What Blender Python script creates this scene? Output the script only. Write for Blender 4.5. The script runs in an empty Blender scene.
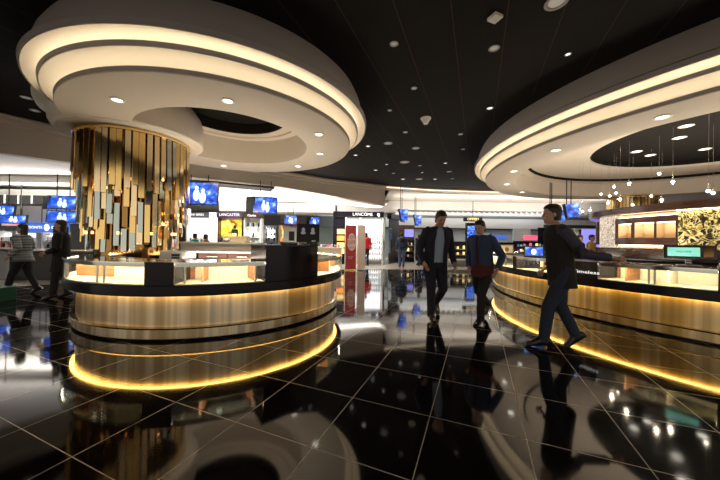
import bpy, bmesh, math, random
from mathutils import Vector, Matrix
random.seed(7)
R = math.radians; PI = math.pi
C = bpy.context.scene.collection
scene = bpy.context.scene
H = 1.258            # camera height
FPX = 286.2          # focal length in pixels of a 720 px wide frame
TH = -0.390          # rotation of the floor tiles
CA = (-2.60, 5.62)   # centre of the left counter and canopy
CB = (8.8, 6.6)      # centre of the right counter and canopy
CP = (-4.4, 5.6)     # centre of the gold strip pillar

# ------------------------------------------------------------------ materials
def nodes(name):
    m = bpy.data.materials.new(name); m.use_nodes = True
    nt = m.node_tree; return m, nt, nt.nodes['Principled BSDF']
def mat(name, col, rough=.5, metal=0, emit=None, strength=0, spec=None, coat=0):
    m, nt, b = nodes(name)
    b.inputs['Base Color'].default_value = (*col, 1)
    b.inputs['Roughness'].default_value = rough
    b.inputs['Metallic'].default_value = metal
    if spec is not None: b.inputs['Specular IOR Level'].default_value = spec
    if coat: b.inputs['Coat Weight'].default_value = coat; b.inputs['Coat Roughness'].default_value = .05
    if emit:
        b.inputs['Emission Color'].default_value = (*emit, 1)
        b.inputs['Emission Strength'].default_value = strength
    return m
def ramp(nt, fac, stops, interp='LINEAR'):
    r = nt.nodes.new('ShaderNodeValToRGB'); r.color_ramp.interpolation = interp
    e = r.color_ramp.elements
    while len(e) < len(stops): e.new(.5)
    for i, (p, c) in enumerate(stops): e[i].position = p; e[i].color = (*c, 1)
    nt.links.new(fac, r.inputs[0]); return r
def mapped(nt, scale, kind='Object', rot=(0, 0, 0)):
    tc = nt.nodes.new('ShaderNodeTexCoord'); mp = nt.nodes.new('ShaderNodeMapping')
    mp.inputs['Scale'].default_value = scale; mp.inputs['Rotation'].default_value = rot
    nt.links.new(tc.outputs[kind], mp.inputs[0]); return mp.outputs[0]
def noise(nt, vec, scale, detail=4, dist=0):
    n = nt.nodes.new('ShaderNodeTexNoise'); n.inputs['Scale'].default_value = scale
    n.inputs['Detail'].default_value = detail; n.inputs['Distortion'].default_value = dist
    nt.links.new(vec, n.inputs['Vector']); return n.outputs['Fac']
def vary(name, stops, scale, nscale=1.0, rough=.5, metal=0, rrange=None, bump=0, dist=0, detail=4, coat=0):
    m, nt, b = nodes(name)
    n = noise(nt, mapped(nt, scale), nscale, detail, dist)
    r = ramp(nt, n, stops); nt.links.new(r.outputs[0], b.inputs['Base Color'])
    b.inputs['Roughness'].default_value = rough; b.inputs['Metallic'].default_value = metal
    if coat: b.inputs['Coat Weight'].default_value = coat; b.inputs['Coat Roughness'].default_value = .08
    if rrange:
        mr = nt.nodes.new('ShaderNodeMapRange'); mr.inputs[3].default_value = rrange[0]; mr.inputs[4].default_value = rrange[1]
        nt.links.new(n, mr.inputs[0]); nt.links.new(mr.outputs[0], b.inputs['Roughness'])
    if bump:
        bp = nt.nodes.new('ShaderNodeBump'); bp.inputs['Strength'].default_value = bump; bp.inputs['Distance'].default_value = .02
        nt.links.new(n, bp.inputs['Height']); nt.links.new(bp.outputs[0], b.inputs['Normal'])
    return m
def M(nt, op, a, b=None, c=None):
    n = nt.nodes.new('ShaderNodeMath'); n.operation = op
    for i, v in enumerate((a, b, c)):
        if v is None: continue
        if isinstance(v, (int, float)): n.inputs[i].default_value = v
        else: nt.links.new(v, n.inputs[i])
    return n.outputs[0]
def grid_mask(nt, half, both=True, uo=None):
    g = nt.nodes.new('ShaderNodeNewGeometry'); s = nt.nodes.new('ShaderNodeSeparateXYZ')
    nt.links.new(g.outputs['Position'], s.inputs[0])
    X = M(nt, 'ADD', s.outputs[0], 1.631); Y = M(nt, 'SUBTRACT', s.outputs[1], 1.6457)
    c, d = math.cos(TH), math.sin(TH)
    u = M(nt, 'ADD', M(nt, 'MULTIPLY', X, c), M(nt, 'MULTIPLY', Y, d))
    v = M(nt, 'ADD', M(nt, 'MULTIPLY', X, -d), M(nt, 'MULTIPLY', Y, c))
    if uo: u = M(nt, 'ADD', u, uo)
    res = None
    for w in ((u, v) if both else (u,)):
        f = M(nt, 'ABSOLUTE', M(nt, 'SUBTRACT', M(nt, 'FRACT', M(nt, 'ADD', M(nt, 'DIVIDE', w, .61), 100.5)), .5))
        k = M(nt, 'LESS_THAN', f, half / .61)
        res = k if res is None else M(nt, 'MAXIMUM', res, k)
    return res
def mixc(nt, fac, a, b):
    m = nt.nodes.new('ShaderNodeMix'); m.data_type = 'RGBA'
    nt.links.new(fac, m.inputs[0])
    for v, i in ((a, 6), (b, 7)):
        if isinstance(v, tuple): m.inputs[i].default_value = (*v, 1)
        else: nt.links.new(v, m.inputs[i])
    return m.outputs[2]

def floor_material():
    m, nt, b = nodes('black_granite')
    g = nt.nodes.new('ShaderNodeNewGeometry')
    v = nt.nodes.new('ShaderNodeTexVoronoi'); v.inputs['Scale'].default_value = 42
    nt.links.new(g.outputs['Position'], v.inputs['Vector'])
    sp = ramp(nt, v.outputs['Distance'], [(0, (.10, .085, .065)), (.05, (.035, .03, .025)), (.10, (.0065, .0055, .005))])
    n = noise(nt, g.outputs['Position'], 3, 3)
    n2 = ramp(nt, n, [(.35, (.5, .5, .5)), (.7, (1, 1, 1))])
    mul = nt.nodes.new('ShaderNodeMix'); mul.data_type = 'RGBA'; mul.blend_type = 'MULTIPLY'; mul.inputs[0].default_value = 1
    nt.links.new(sp.outputs[0], mul.inputs[6]); nt.links.new(n2.outputs[0], mul.inputs[7])
    k = grid_mask(nt, .0026)
    nt.links.new(mixc(nt, k, mul.outputs[2], (.62, .57, .50)), b.inputs['Base Color'])
    ro = M(nt, 'ADD', M(nt, 'MULTIPLY', k, .35), M(nt, 'MULTIPLY', n, .09))
    nt.links.new(M(nt, 'ADD', ro, .015), b.inputs['Roughness'])
    b.inputs['IOR'].default_value = 1.85
    return m
def black_ceiling_material():
    m, nt, b = nodes('black_ceiling')
    k = grid_mask(nt, .0035, False, .62)
    n = noise(nt, mapped(nt, (160, 160, 160)), 1, 2)
    r = ramp(nt, n, [(.3, (.004, .0035, .003)), (.7, (.020, .016, .014))])
    nt.links.new(mixc(nt, k, r.outputs[0], (.10, .046, .038)), b.inputs['Base Color'])
    b.inputs['Roughness'].default_value = .85; b.inputs['Specular IOR Level'].default_value = .15
    return m
def glass_material():
    m, nt, b = nodes('clear_glass'); nt.nodes.remove(b)
    t = nt.nodes.new('ShaderNodeBsdfTransparent'); t.inputs[0].default_value = (.93, .96, .94, 1)
    g = nt.nodes.new('ShaderNodeBsdfGlossy'); g.inputs['Roughness'].default_value = .02
    ge = nt.nodes.new('ShaderNodeNewGeometry'); dt = nt.nodes.new('ShaderNodeVectorMath'); dt.operation = 'DOT_PRODUCT'
    nt.links.new(ge.outputs['Incoming'], dt.inputs[0]); nt.links.new(ge.outputs['Normal'], dt.inputs[1])
    f = M(nt, 'ADD', M(nt, 'MULTIPLY', M(nt, 'POWER', M(nt, 'SUBTRACT', 1.0, M(nt, 'ABSOLUTE', dt.outputs['Value'])), 5), .9), .03)
    x = nt.nodes.new('ShaderNodeMixShader')
    nt.links.new(f, x.inputs[0]); nt.links.new(t.outputs[0], x.inputs[1]); nt.links.new(g.outputs[0], x.inputs[2])
    nt.links.new(x.outputs[0], nt.nodes['Material Output'].inputs[0]); return m
def relief_material(name, stops, sc, dist, rough=.3, metal=.5, glow=0):
    m, nt, b = nodes(name)
    n = noise(nt, mapped(nt, (sc, sc, sc)), 1, 1.5, dist)
    r = ramp(nt, n, stops); nt.links.new(r.outputs[0], b.inputs['Base Color'])
    b.inputs['Roughness'].default_value = rough; b.inputs['Metallic'].default_value = metal
    bp = nt.nodes.new('ShaderNodeBump'); bp.inputs['Strength'].default_value = .8; bp.inputs['Distance'].default_value = .04
    nt.links.new(n, bp.inputs['Height']); nt.links.new(bp.outputs[0], b.inputs['Normal'])
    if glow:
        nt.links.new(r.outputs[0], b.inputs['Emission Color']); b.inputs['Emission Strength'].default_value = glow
    return m
def screen_material():
    m, nt, b = nodes('blue_screen')
    n = noise(nt, mapped(nt, (5, 5, 7)), 1, 2, .5)
    r = ramp(nt, n, [(.3, (.01, .03, .25)), (.5, (.03, .12, .75)), (.68, (.25, .5, 1)), (.8, (.9, .95, 1))])
    nt.links.new(r.outputs[0], b.inputs['Emission Color']); b.inputs['Emission Strength'].default_value = 1.0
    b.inputs['Base Color'].default_value = (.01, .01, .02, 1); b.inputs['Roughness'].default_value = .2
    return m

WARM = (1, .80, .56); AMBER = (1, .60, .16); COOL = (.86, .93, 1)
m_floor = floor_material(); m_bceil = black_ceiling_material(); m_glass = glass_material(); m_screen = screen_material()
m_plaster = mat('beige_plaster', (.62, .55, .47), .7)
m_taupe = mat('taupe_plaster', (.58, .51, .44), .75)
m_white = mat('white_plaster', (.80, .78, .74), .7)
m_cove = mat('cove_plaster', (.78, .74, .66), .65)
m_edge = mat('grey_edge_plaster', (.36, .33, .32), .7)
m_hole = mat('black_recess', (.008, .007, .006), .8, spec=.2)
m_led = mat('warm_cove_light', (.1, .1, .1), emit=(1, .80, .54), strength=10)
m_amber = mat('amber_strip_light', (.1, .1, .1), emit=(1, .56, .13), strength=13)
m_caselight = mat('showcase_strip_light', (.1, .1, .1), emit=(1, .84, .58), strength=170)
m_small = mat('small_fitting_lens', (.3, .28, .26), emit=(1, .93, .82), strength=1.3)
m_kiosklight = mat('kiosk_strip_light', (.1, .1, .1), emit=(1, .80, .52), strength=9)
m_lamp = mat('downlight_lens', (.2, .2, .2), emit=(1, .93, .80), strength=4.5)
m_lampdim = mat('dim_lens', (.4, .38, .36), emit=(1, .93, .82), strength=.12)
m_bulb = mat('pendant_bulb', (.2, .2, .2), emit=(1, .86, .66), strength=14)
m_amberbulb = mat('amber_bulb', (.2, .1, .05), emit=(1, .42, .10), strength=5)
m_skirt = vary('brushed_champagne_metal', [(.30, (.38, .29, .16)), (.46, (.60, .49, .30)), (.56, (.90, .82, .64)), (.66, (.52, .47, .40)), (.75, (.72, .58, .34))],
               (4.5, 4.5, .08), 1, .3, .72, (.26, .42), 0, detail=3)  # broad streaks put reflections of the hall into the metal's colour
m_skirtgold = vary('brushed_gold_metal', [(.30, (.42, .28, .08)), (.46, (.66, .46, .15)), (.56, (.86, .72, .42)), (.66, (.58, .44, .22)), (.75, (.70, .56, .34))],
               (4, 4, .08), 1, .3, .72, (.26, .42), 0, detail=3)  # same reflection streaks in the colour, on a deeper gold
m_chrome = mat('chrome', (.75, .74, .72), .15, 1)
m_gold = mat('gold_mirror', (.86, .62, .26), .12, 1)
m_palegold = mat('pale_gold_mirror', (.88, .74, .48), .14, 1)
m_silver = mat('silver_mirror', (.48, .56, .56), .10, 1)
m_bronze = mat('bronze_mirror', (.34, .20, .08), .10, 1)
m_band = mat('black_lacquer', (.012, .011, .020), .18, spec=.22)
m_blackm = mat('black_metal', (.012, .012, .013), .35)
m_cream = mat('cream_lining', (.82, .72, .52), .5)
m_brownwood = vary('warm_wood', [(.3, (.26, .10, .035)), (.7, (.42, .18, .07))], (3, 3, 30), 1, .4)
m_darkwood = vary('dark_wood', [(.3, (.030, .012, .009)), (.7, (.065, .026, .018))], (3, 3, 30), 1, .22, coat=.3)
m_midwood = vary('mid_wood', [(.3, (.14, .08, .04)), (.7, (.24, .15, .08))], (2, 2, 24), 1, .4)
m_niche = mat('niche_lining', (.85, .66, .44), .5)
m_relief = relief_material('gold_leaf_relief', [(.36, (.01, .01, .005)), (.44, (.20, .15, .02)), (.50, (.85, .68, .22)), (.56, (.95, .88, .62)), (.60, (.30, .25, .06)), (.64, (.01, .01, .005))], 6.5, 2.4, .35, .2, .04)  # faint glow in the leaf colour stands in for lamplight on it
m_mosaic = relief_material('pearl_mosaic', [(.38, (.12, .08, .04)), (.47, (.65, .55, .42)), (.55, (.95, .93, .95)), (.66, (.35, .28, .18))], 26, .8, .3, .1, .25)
m_redwood = vary('red_brown_wood', [(.3, (.075, .026, .014)), (.7, (.13, .05, .028))], (3, 3, 30), 1, .35)
m_whitelit = mat('lit_white_panel', (.8, .8, .8), emit=(.93, .97, 1), strength=1.6)
m_yellowlit = relief_material('yellow_poster', [(.35, (.25, .10, .01)), (.5, (.90, .60, .03)), (.66, (1, .85, .25))], 2.2, 1.0, .4, 0, .9)
m_purplelit = mat('lit_lilac_letters', (.5, .4, .7), emit=(.75, .62, 1), strength=1.4)
m_bluelit = mat('lit_blue_panel', (.02, .06, .3), emit=(.05, .13, .55), strength=.75)
m_violetlit = mat('lit_violet_panel', (.2, .2, .5), emit=(.30, .28, .95), strength=.8)
m_redlit = mat('lit_red_sign', (.6, .05, .08), emit=(1, .10, .16), strength=1.0)
m_letter = mat('white_letters', (.85, .85, .85), .5, emit=(1, 1, 1), strength=.8)
m_orange = mat('lit_orange_shelf', (.8, .3, .05), emit=(1, .42, .08), strength=.9)
m_yellow = mat('lit_yellow_shelf', (.8, .6, .2), emit=(1, .72, .30), strength=.9)
m_red = mat('red_vinyl', (.52, .05, .07), .5)
m_pink = mat('pale_pink_vinyl', (.86, .72, .70), .5)
m_grey = mat('grey_paint', (.34, .36, .37), .6)
m_paleblue = mat('pale_teal_panel', (.42, .56, .57), .4)
m_green = mat('green_box', (.01, .10, .05), .5)
m_teal = mat('lit_teal_screen', (.1, .3, .25), emit=(.22, .62, .50), strength=.8)
m_palefloor = vary('pale_terrazzo', [(.3, (.50, .46, .41)), (.7, (.62, .58, .52))], (9, 9, 9), 1, .18)
m_figure = mat('screen_figure', (.5, .6, .9), emit=(.62, .76, 1), strength=1.0)
m_skin = mat('skin', (.42, .24, .16), .5); m_skin2 = mat('pale_skin', (.55, .34, .25), .5)
m_eye = mat('eye_dark', (.02, .015, .01), .3)
m_hair = mat('dark_brown_hair', (.030, .016, .010), .5); m_blackhair = mat('black_hair', (.010, .009, .009), .4)
m_navy = vary('navy_wool', [(.3, (.008, .010, .022)), (.7, (.014, .017, .036))], (60, 60, 60), 1, .8)
m_bluejacket = vary('blue_denim', [(.3, (.025, .045, .10)), (.7, (.045, .075, .16))], (60, 60, 60), 1, .8)
m_jeans = vary('dark_denim', [(.3, (.012, .018, .04)), (.7, (.03, .045, .09))], (70, 70, 70), 1, .85)
m_blacktex = mat('black_cloth', (.010, .010, .011), .8)
m_shirt = mat('pale_blue_shirt', (.30, .38, .52), .7)
m_maroon = mat('maroon_knit', (.10, .018, .022), .8)
m_redjacket = mat('red_fleece', (.62, .02, .03), .8)
m_greytop = vary('striped_grey_knit', [(.42, (.10, .11, .12)), (.58, (.34, .36, .38))], (1, 1, 26), 1, .8)
m_purple = mat('slate_sleeve', (.045, .042, .075), .7)
m_shoe = mat('black_leather', (.008, .007, .007), .3)
m_yellowshirt = mat('mustard_cloth', (.50, .34, .10), .8)
m_tealcloth = mat('teal_cloth', (.01, .22, .20), .8)

# ------------------------------------------------------------------ mesh building
class MB:
    def __init__(s): s.v = []; s.f = []
    def add(s, vs, fs):
        o = len(s.v); s.v += [tuple(p) for p in vs]; s.f += [tuple(i + o for i in f) for f in fs]; return s
    def box(s, c, d, rz=0, rx=0):
        x, y, z = [k / 2 for k in d]
        m = Matrix.Rotation(rz, 3, 'Z') @ Matrix.Rotation(rx, 3, 'X')
        vs = [m @ Vector((sx * x, sy * y, sz * z)) + Vector(c) for sz in (-1, 1) for sx, sy in ((-1, -1), (1, -1), (1, 1), (-1, 1))]
        return s.add(vs, [(0, 3, 2, 1), (4, 5, 6, 7), (0, 1, 5, 4), (1, 2, 6, 5), (2, 3, 7, 6), (3, 0, 4, 7)])
    def rbox(s, c, d, bev=.01, rz=0):       # box with chamfered vertical and top edges
        x, y, z = [k / 2 for k in d]; b = bev; m = Matrix.Rotation(rz, 3, 'Z')
        def ringpts(x, y, b, zz): return [m @ Vector(p) + Vector(c) for p in ((-x + b, -y, zz), (x - b, -y, zz), (x, -y + b, zz), (x, y - b, zz), (x - b, y, zz), (-x + b, y, zz), (-x, y - b, zz), (-x, -y + b, zz))]
        rings = [ringpts(x - b, y - b, b, -z), ringpts(x, y, b, -z + b), ringpts(x, y, b, z - b), ringpts(x - b, y - b, b, z)]
        return s.loft(rings)
    def loft(s, rings, cap=True, wrap=True):
        n = len(rings[0]); o = len(s.v); vs = [p for r in rings for p in r]; fs = []
        for i in range(len(rings) - 1):
            for j in range(n if wrap else n - 1):
                k = (j + 1) % n; fs.append((i * n + j, i * n + k, (i + 1) * n + k, (i + 1) * n + j))
        if cap: fs.append(tuple(range(n))[::-1]); fs.append(tuple((len(rings) - 1) * n + j for j in range(n)))
        return s.add(vs, fs)
    def lathe(s, prof, a0=0, a1=360, n=96, c=(0, 0), closed=True):
        full = abs(a1 - a0) >= 359.9; cnt = n if full else n + 1; m = len(prof); vs = []; fs = []
        for i in range(cnt):
            a = R(a0 + (a1 - a0) * i / n)
            for r, z in prof: vs.append((c[0] + r * math.cos(a), c[1] + r * math.sin(a), z))
        for i in range(n):
            k = (i + 1) % cnt
            for j in range(m if closed else m - 1):
                l = (j + 1) % m; fs.append((i * m + j, k * m + j, k * m + l, i * m + l))
        if closed and not full: fs.append(tuple(range(m))); fs.append(tuple((cnt - 1) * m + j for j in range(m))[::-1])
        return s.add(vs, fs)
    def tube(s, pts, rad, n=8):
        pts = [Vector(p) for p in pts]; rr = rad if isinstance(rad, (list, tuple)) else [rad] * len(pts); rings = []
        for i, p in enumerate(pts):
            d = (pts[min(i + 1, len(pts) - 1)] - pts[max(i - 1, 0)]).normalized()
            u = d.cross(Vector((0, 1, 0)) if abs(d.y) < .8 else Vector((1, 0, 0))).normalized(); w = d.cross(u)
            rings.append([p + u * rr[i] * math.cos(2 * PI * k / n) + w * rr[i] * math.sin(2 * PI * k / n) for k in range(n)])
        return s.loft(rings)
    def cyl(s, c, r, h, n=20, r2=None):
        r2 = r if r2 is None else r2
        return s.loft([[(c[0] + q * math.cos(2 * PI * k / n), c[1] + q * math.sin(2 * PI * k / n), z) for k in range(n)] for q, z in ((r, c[2]), (r2, c[2] + h))])
    def sph(s, c, r, n=14, m=8, sc=(1, 1, 1)):
        return s.loft([[(c[0] + sc[0] * r * math.sin(PI * i / m) * math.cos(2 * PI * k / n), c[1] + sc[1] * r * math.sin(PI * i / m) * math.sin(2 * PI * k / n), c[2] - sc[2] * r * math.cos(PI * i / m)) for k in range(n)] for i in
                       [.12] + list(range(1, m)) + [m - .12]])
    def poly(s, pts, z0, z1):
        return s.loft([[(x, y, z0) for x, y in pts], [(x, y, z1) for x, y in pts]])
    def build(s, name, m, parent=None, smooth=True):
        me = bpy.data.meshes.new(name); me.from_pydata(s.v, [], s.f)
        bm = bmesh.new(); bm.from_mesh(me); bmesh.ops.recalc_face_normals(bm, faces=bm.faces); bm.to_mesh(me); bm.free()
        me.materials.append(m)
        if smooth:
            for p in me.polygons: p.use_smooth = True
            me.set_sharp_from_angle(angle=R(32))
        o = bpy.data.objects.new(name, me); C.objects.link(o)
        if parent: o.parent = parent
        return o
def thing(name, label, cat, loc=(0, 0, 0), rz=0, group=None):
    o = bpy.data.objects.new(name, None); C.objects.link(o); o.empty_display_size = .1
    o.location = loc; o.rotation_euler = (0, 0, rz); return tag(o, label, cat, group)
def tag(o, label, cat, group=None, kind=None):
    o['label'] = label; o['category'] = cat
    if group: o['group'] = group
    if kind: o['kind'] = kind
    return o
def struct(o): o['kind'] = 'structure'; return o
def copy_tree(o, parent=None):
    c = o.copy(); C.objects.link(c); c.parent = parent
    for ch in list(o.children): copy_tree(ch, c)
    return c
def text(name, body, size, m, parent, loc, rot=(PI / 2, 0, 0), align='CENTER', ext=.003, sx=1):
    cu = bpy.data.curves.new(name, 'FONT'); cu.body = body; cu.size = size; cu.extrude = ext; cu.align_x = align; cu.align_y = 'CENTER'; cu.resolution_u = 2
    t = bpy.data.objects.new(name, cu); C.objects.link(t); bpy.context.view_layer.update()
    me = bpy.data.meshes.new_from_object(t.evaluated_get(bpy.context.evaluated_depsgraph_get()))
    bpy.data.objects.remove(t); o = bpy.data.objects.new(name, me); C.objects.link(o)
    me.materials.clear(); me.materials.append(m); o.parent = parent; o.location = loc; o.rotation_euler = rot; o.scale = (sx, 1, 1); return o
def at(px, py, Y):                      # the point seen at a measured direction of the photo, at distance Y
    a, b = px - 360, py - 240; c, s = math.cos(-.0149), math.sin(-.0149)
    x, y = c * a - s * b, s * a + c * b
    return Vector((x / FPX * Y, Y, H + (1.44 - y) / FPX * Y))
def ang(px, cc, rad):                   # polar angle at which a measured direction meets a circle in plan
    d = Vector(((px - 360) / FPX, 1)); c = Vector(cc); a = d.dot(d); b = -2 * d.dot(c); k = c.dot(c) - rad * rad
    t = (-b - math.sqrt(max(b * b - 4 * a * k, 0))) / (2 * a); p = d * t - c
    return math.degrees(math.atan2(p.y, p.x)) % 360

# ------------------------------------------------------------------ room shell
struct(MB().box((2, 9, -.05), (44, 36, .1)).build('floor', m_floor, smooth=False))
edge = [(-20, -3), (-12, 1.5), (-8.0, 6.37), (-7.37, 7.2), (-6.0, 8.7), (-4.3, 10.3), (-3.16, 11.2), (-1.5, 12.5), (1.25, 13.9), (3.5, 14.5), (6.2, 14.8), (10, 14.8), (16, 14.2), (24, 12.5)]
fl = [(-20, -1), (-12, 4.0), (-9.2, 6.6), (-7.9, 7.9), (-6, 9.4), (-4, 11.0), (-2, 12.2), (0, 12.9), (3, 13.35), (7, 13.5), (12, 13.6), (24, 13)]
struct(MB().poly(fl + [(24, 26.8), (-20, 26.8)], .0005, .004).build('floor.001', m_palefloor, smooth=False))
struct(MB().box((2, 11, 4.05), (44, 28, .1)).build('ceiling', m_bceil, smooth=False))
# stepped fascia that drops from the black ceiling to the lower white ceiling
ZB = [3.1, 3.1, 3.13, 3.17, 3.25, 3.33, 3.38, 3.3, 3.02]
def fascia(e, zb, name, m):
    mb = MB(); out = []
    for (x, y), z in zip(e, zb):
        nx, ny = -.55, .83
        out.append([(x, y, 3.999), (x + .02, y - .03, 3.96), (x + .02, y - .03, 3.90), (x + nx * .06, y + ny * .06, 3.87), (x + nx * .06, y + ny * .06, 3.80),
                    (x + nx * .12, y + ny * .12, 3.77), (x + nx * .12, y + ny * .12, z), (x + nx * .35, y + ny * .35, z), (x + nx * .35, y + ny * .35, 3.999)])
    return struct(mb.loft(out).build(name, m, smooth=False))
fascia(edge[:9], ZB, 'trim_1', m_taupe)
out = []
for (x, y) in edge[8:]:
    out.append([(x, y, 3.999), (x, y - .04, 3.93), (x, y - .04, 3.86), (x, y + .2, 3.84), (x, y + .4, 3.84), (x, y + .4, 3.999)])
struct(MB().loft(out).build('trim_2', m_plaster, smooth=False))
# lower white ceilings (left and centre), sloping soffit and beam (right)
le = [(x - .19, y + .29) for x, y in edge[:9]]
mb = MB(); rings = []
for (x, y), z in zip(le, ZB): rings.append([(x, y, z + .05), (min(x, -1) - 3 if y > 8 else x - 3, 24, 3.32), (min(x, -1) - 3 if y > 8 else x - 3, 24, 3.40), (x, y, z + .13)])
rings.append([(1.45, 14.6, 3.3), (1.45, 24, 3.32), (1.45, 24, 3.4), (1.45, 14.6, 3.4)])
struct(MB().loft(rings).build('ceiling.001', m_white, smooth=False))
struct(MB().poly([(1.45, 14.3), (6.2, 15.1), (10, 15.1), (16, 14.5), (24, 12.8), (24, 18), (1.45, 18)], 3.84, 3.95).build('ceiling.002', m_plaster, smooth=False))
struct(MB().box((12.7, 18.2, 3.63), (22.6, .4, .66)).build('trim_3', m_white, smooth=False))
struct(MB().box((12.7, 21.4, 3.55), (22.6, 6.2, .1)).build('ceiling.003', m_white, smooth=False))
struct(MB().box((2, 24.1, 2), (44, .2, 4)).build('wall_back', m_grey, smooth=False))
struct(MB().box((-17, 12, 2), (.2, 24, 4)).build('wall_left', m_grey, smooth=False))
struct(MB().box((20, 12, 2), (.2, 24, 4)).build('wall_right', m_grey, smooth=False))
out = [[(x, y - .075, 3.90), (x, y - .055, 3.90), (x, y - .055, 3.915), (x, y - .075, 3.915)] for x, y in edge[8:]]
struct(MB().loft(out).build('trim_10', mat('edge_light_line', (.5, .45, .4), emit=WARM, strength=3), smooth=False))
# fins of the far right ceiling
fin = None
for i in range(44):
    if fin is None:
        fin = MB().box((0, 0, 0), (.10, .9, .2)).build('ceiling_fin', m_edge, smooth=False)
        tag(fin, 'slim angled fin in the row across the far white ceiling', 'ceiling fin', 'row of ceiling fins at the far right'); f = fin
    else: f = fin.copy(); C.objects.link(f)
    f.location = (1.9 + i * .36, 19.1, 3.415); f.rotation_euler = (0, 0, R(-38))
# louvre grille in the lower ceiling, left of centre
t = thing('ceiling_grille', 'black slatted air grille in the white ceiling above the hanging screens', 'air grille', (-4.9, 10.9, 3.29), R(28))
MB().box((0, 0, .05), (3.0, .8, .02)).build('backing', m_hole, t, False)
for k in range(5): MB().box((0, -.34 + .17 * k, .015), (3.0, .05, .05)).build('slat', m_blackm, t, False)
t = thing('ceiling_grille', 'long dark textured grille above the blue sign at far left', 'air grille', (-10.6, 10.6, 2.62), 0)
MB().box((0, 0, 0), (6.2, .1, .32)).build('panel', m_hole, t, False)
for k in range(13): MB().box((-3 + .5 * k, -.07, 0), (.03, .04, .32)).build('rib', m_grey, t, False)
# bulkheads: white wall above the shops
struct(MB().box((-4.6, 16.6, 3.08), (6.4, 1.6, .5)).build('trim_4', m_white, smooth=False))
struct(MB().box((.35, 16.9, 3.12), (3.3, 2.0, .44)).build('trim_5', m_white, smooth=False))
struct(MB().box((-12.4, 11.6, 2.92), (9.0, 1.2, .3)).build('trim_6', m_white, smooth=False))
struct(MB().box((-11.0, 9.2, 3.08), (4.6, .3, .22)).build('trim_7', m_white, smooth=False))

struct(MB().box((-12.2, 12.55, 2.22), (9.4, .2, .72)).build('trim_11', m_white, smooth=False))

# ------------------------------------------------------------------ canopies
def canopy(c, R0, hole, label, a0=0, a1=360, n=160, ledge=None):
    t = thing('ceiling_canopy', label, 'canopy', (c[0], c[1], 3.16))
    d = R0 - 2.36
    def L(p): return [(r + d, z - 3.16) for r, z in p]
    MB().lathe([(hole, 0)] + L([(2.36, 3.16), (2.365, 3.17)]) + [(R0 + .003, .03), (hole, .05)], a0, a1, n).build('underside', m_plaster, t)
    MB().lathe(L([(2.365, 3.172), (2.37, 3.225), (2.32, 3.23), (2.12, 3.23), (2.12, 3.192), (2.3, 3.192)]), a0, a1, n).build('lower_lip', m_edge, t)
    MB().lathe(L([(2.14, 3.23), (2.15, 3.31), (2.19, 3.365), (2.26, 3.395), (2.35, 3.402), (2.44, 3.390), (2.501, 3.360), (2.505, 3.412), (2.13, 3.412), (2.10, 3.23)]), a0, a1, n).build('lower_cove', m_cove, t)
    MB().lathe(L([(2.506, 3.356), (2.52, 3.36), (2.525, 3.415), (2.47, 3.42), (2.3, 3.42), (2.3, 3.413), (2.506, 3.413)]), a0, a1, n).build('middle_lip', m_edge, t)
    MB().lathe(L([(2.30, 3.4205), (2.31, 3.46), (2.35, 3.505), (2.42, 3.530), (2.51, 3.533), (2.60, 3.516), (2.661, 3.480), (2.665, 3.540), (2.28, 3.540), (2.28, 3.4205)]), a0, a1, n).build('upper_cove', m_cove, t)
    MB().lathe(L([(2.666, 3.475), (2.68, 3.48), (2.69, 3.545), (2.64, 3.57), (2.61, 3.60), (2.60, 3.72), (2.565, 3.86), (2.50, 3.998), (2.3, 3.998), (2.3, 3.541), (2.666, 3.541)]), a0, a1, n).build('dome', m_edge, t)
    MB().lathe(L([(2.285, 3.2305), (2.305, 3.2305), (2.305, 3.240), (2.285, 3.240)]), a0, a1, n).build('cove_light', m_led, t)
    MB().lathe(L([(2.435, 3.4205), (2.455, 3.4205), (2.455, 3.430), (2.435, 3.430)]), a0, a1, n).build('cove_light', m_led, t)
    return t
ca = canopy(CA, 2.36, 1.5, 'beige round ceiling canopy with glowing rings above the left counter')
MB().lathe([(1.5, .051), (1.5, .56), (1.34, .56), (1.34, .60), (1.12, .60), (1.12, .57), (1.08, .57), (1.08, .66), (1.56, .66), (1.56, .051)], 0, 360, 128).build('recess', m_plaster, ca)
MB().lathe([(0, .80), (1.04, .80), (1.04, .571), (1.078, .571), (1.078, .835), (0, .835)], 0, 360, 96).build('dark_opening', m_hole, ca)
MB().lathe([(.80, -.012), (1.11, -.012), (1.14, .02), (1.14, .38), (1.10, .55), (1.0, .70), (.9, .80), (.8, .80)], 0, 360, 96, (CP[0] - CA[0], CP[1] - CA[1])).build('pillar_drum', m_plaster, ca)
lob = [(1.11, -.01), (1.16, .02), (1.20, .10), (1.21, .19), (1.21, .25), (1.25, .26), (1.33, .31), (1.37, .40), (1.375, .48), (1.30, .52), (1.28, .8), (1.11, .8)]
MB().lathe(lob, 98, 262, 60, (CP[0] - CA[0], CP[1] - CA[1])).build('side_lobe', m_cove, ca)
for r_, z_ in ((1.225, .262), (1.125, .012)):
    MB().lathe([(r_, z_), (r_ + .02, z_ + .003), (r_ + .02, z_ + .014), (r_, z_ + .012)], 100, 260, 60, (CP[0] - CA[0], CP[1] - CA[1])).build('lobe_light', m_led, ca)
cb = canopy(CB, 5.42, 4.6, 'huge beige oval ceiling canopy with glowing rings above right counter', n=220)
MB().lathe([(4.6, .051), (4.6, .50), (4.32, .52), (4.32, .60), (4.25, .60), (2.8, .60), (2.75, .60), (2.75, .66), (4.66, .66), (4.66, .051)], 0, 360, 160).build('recess', m_plaster, cb)
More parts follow.
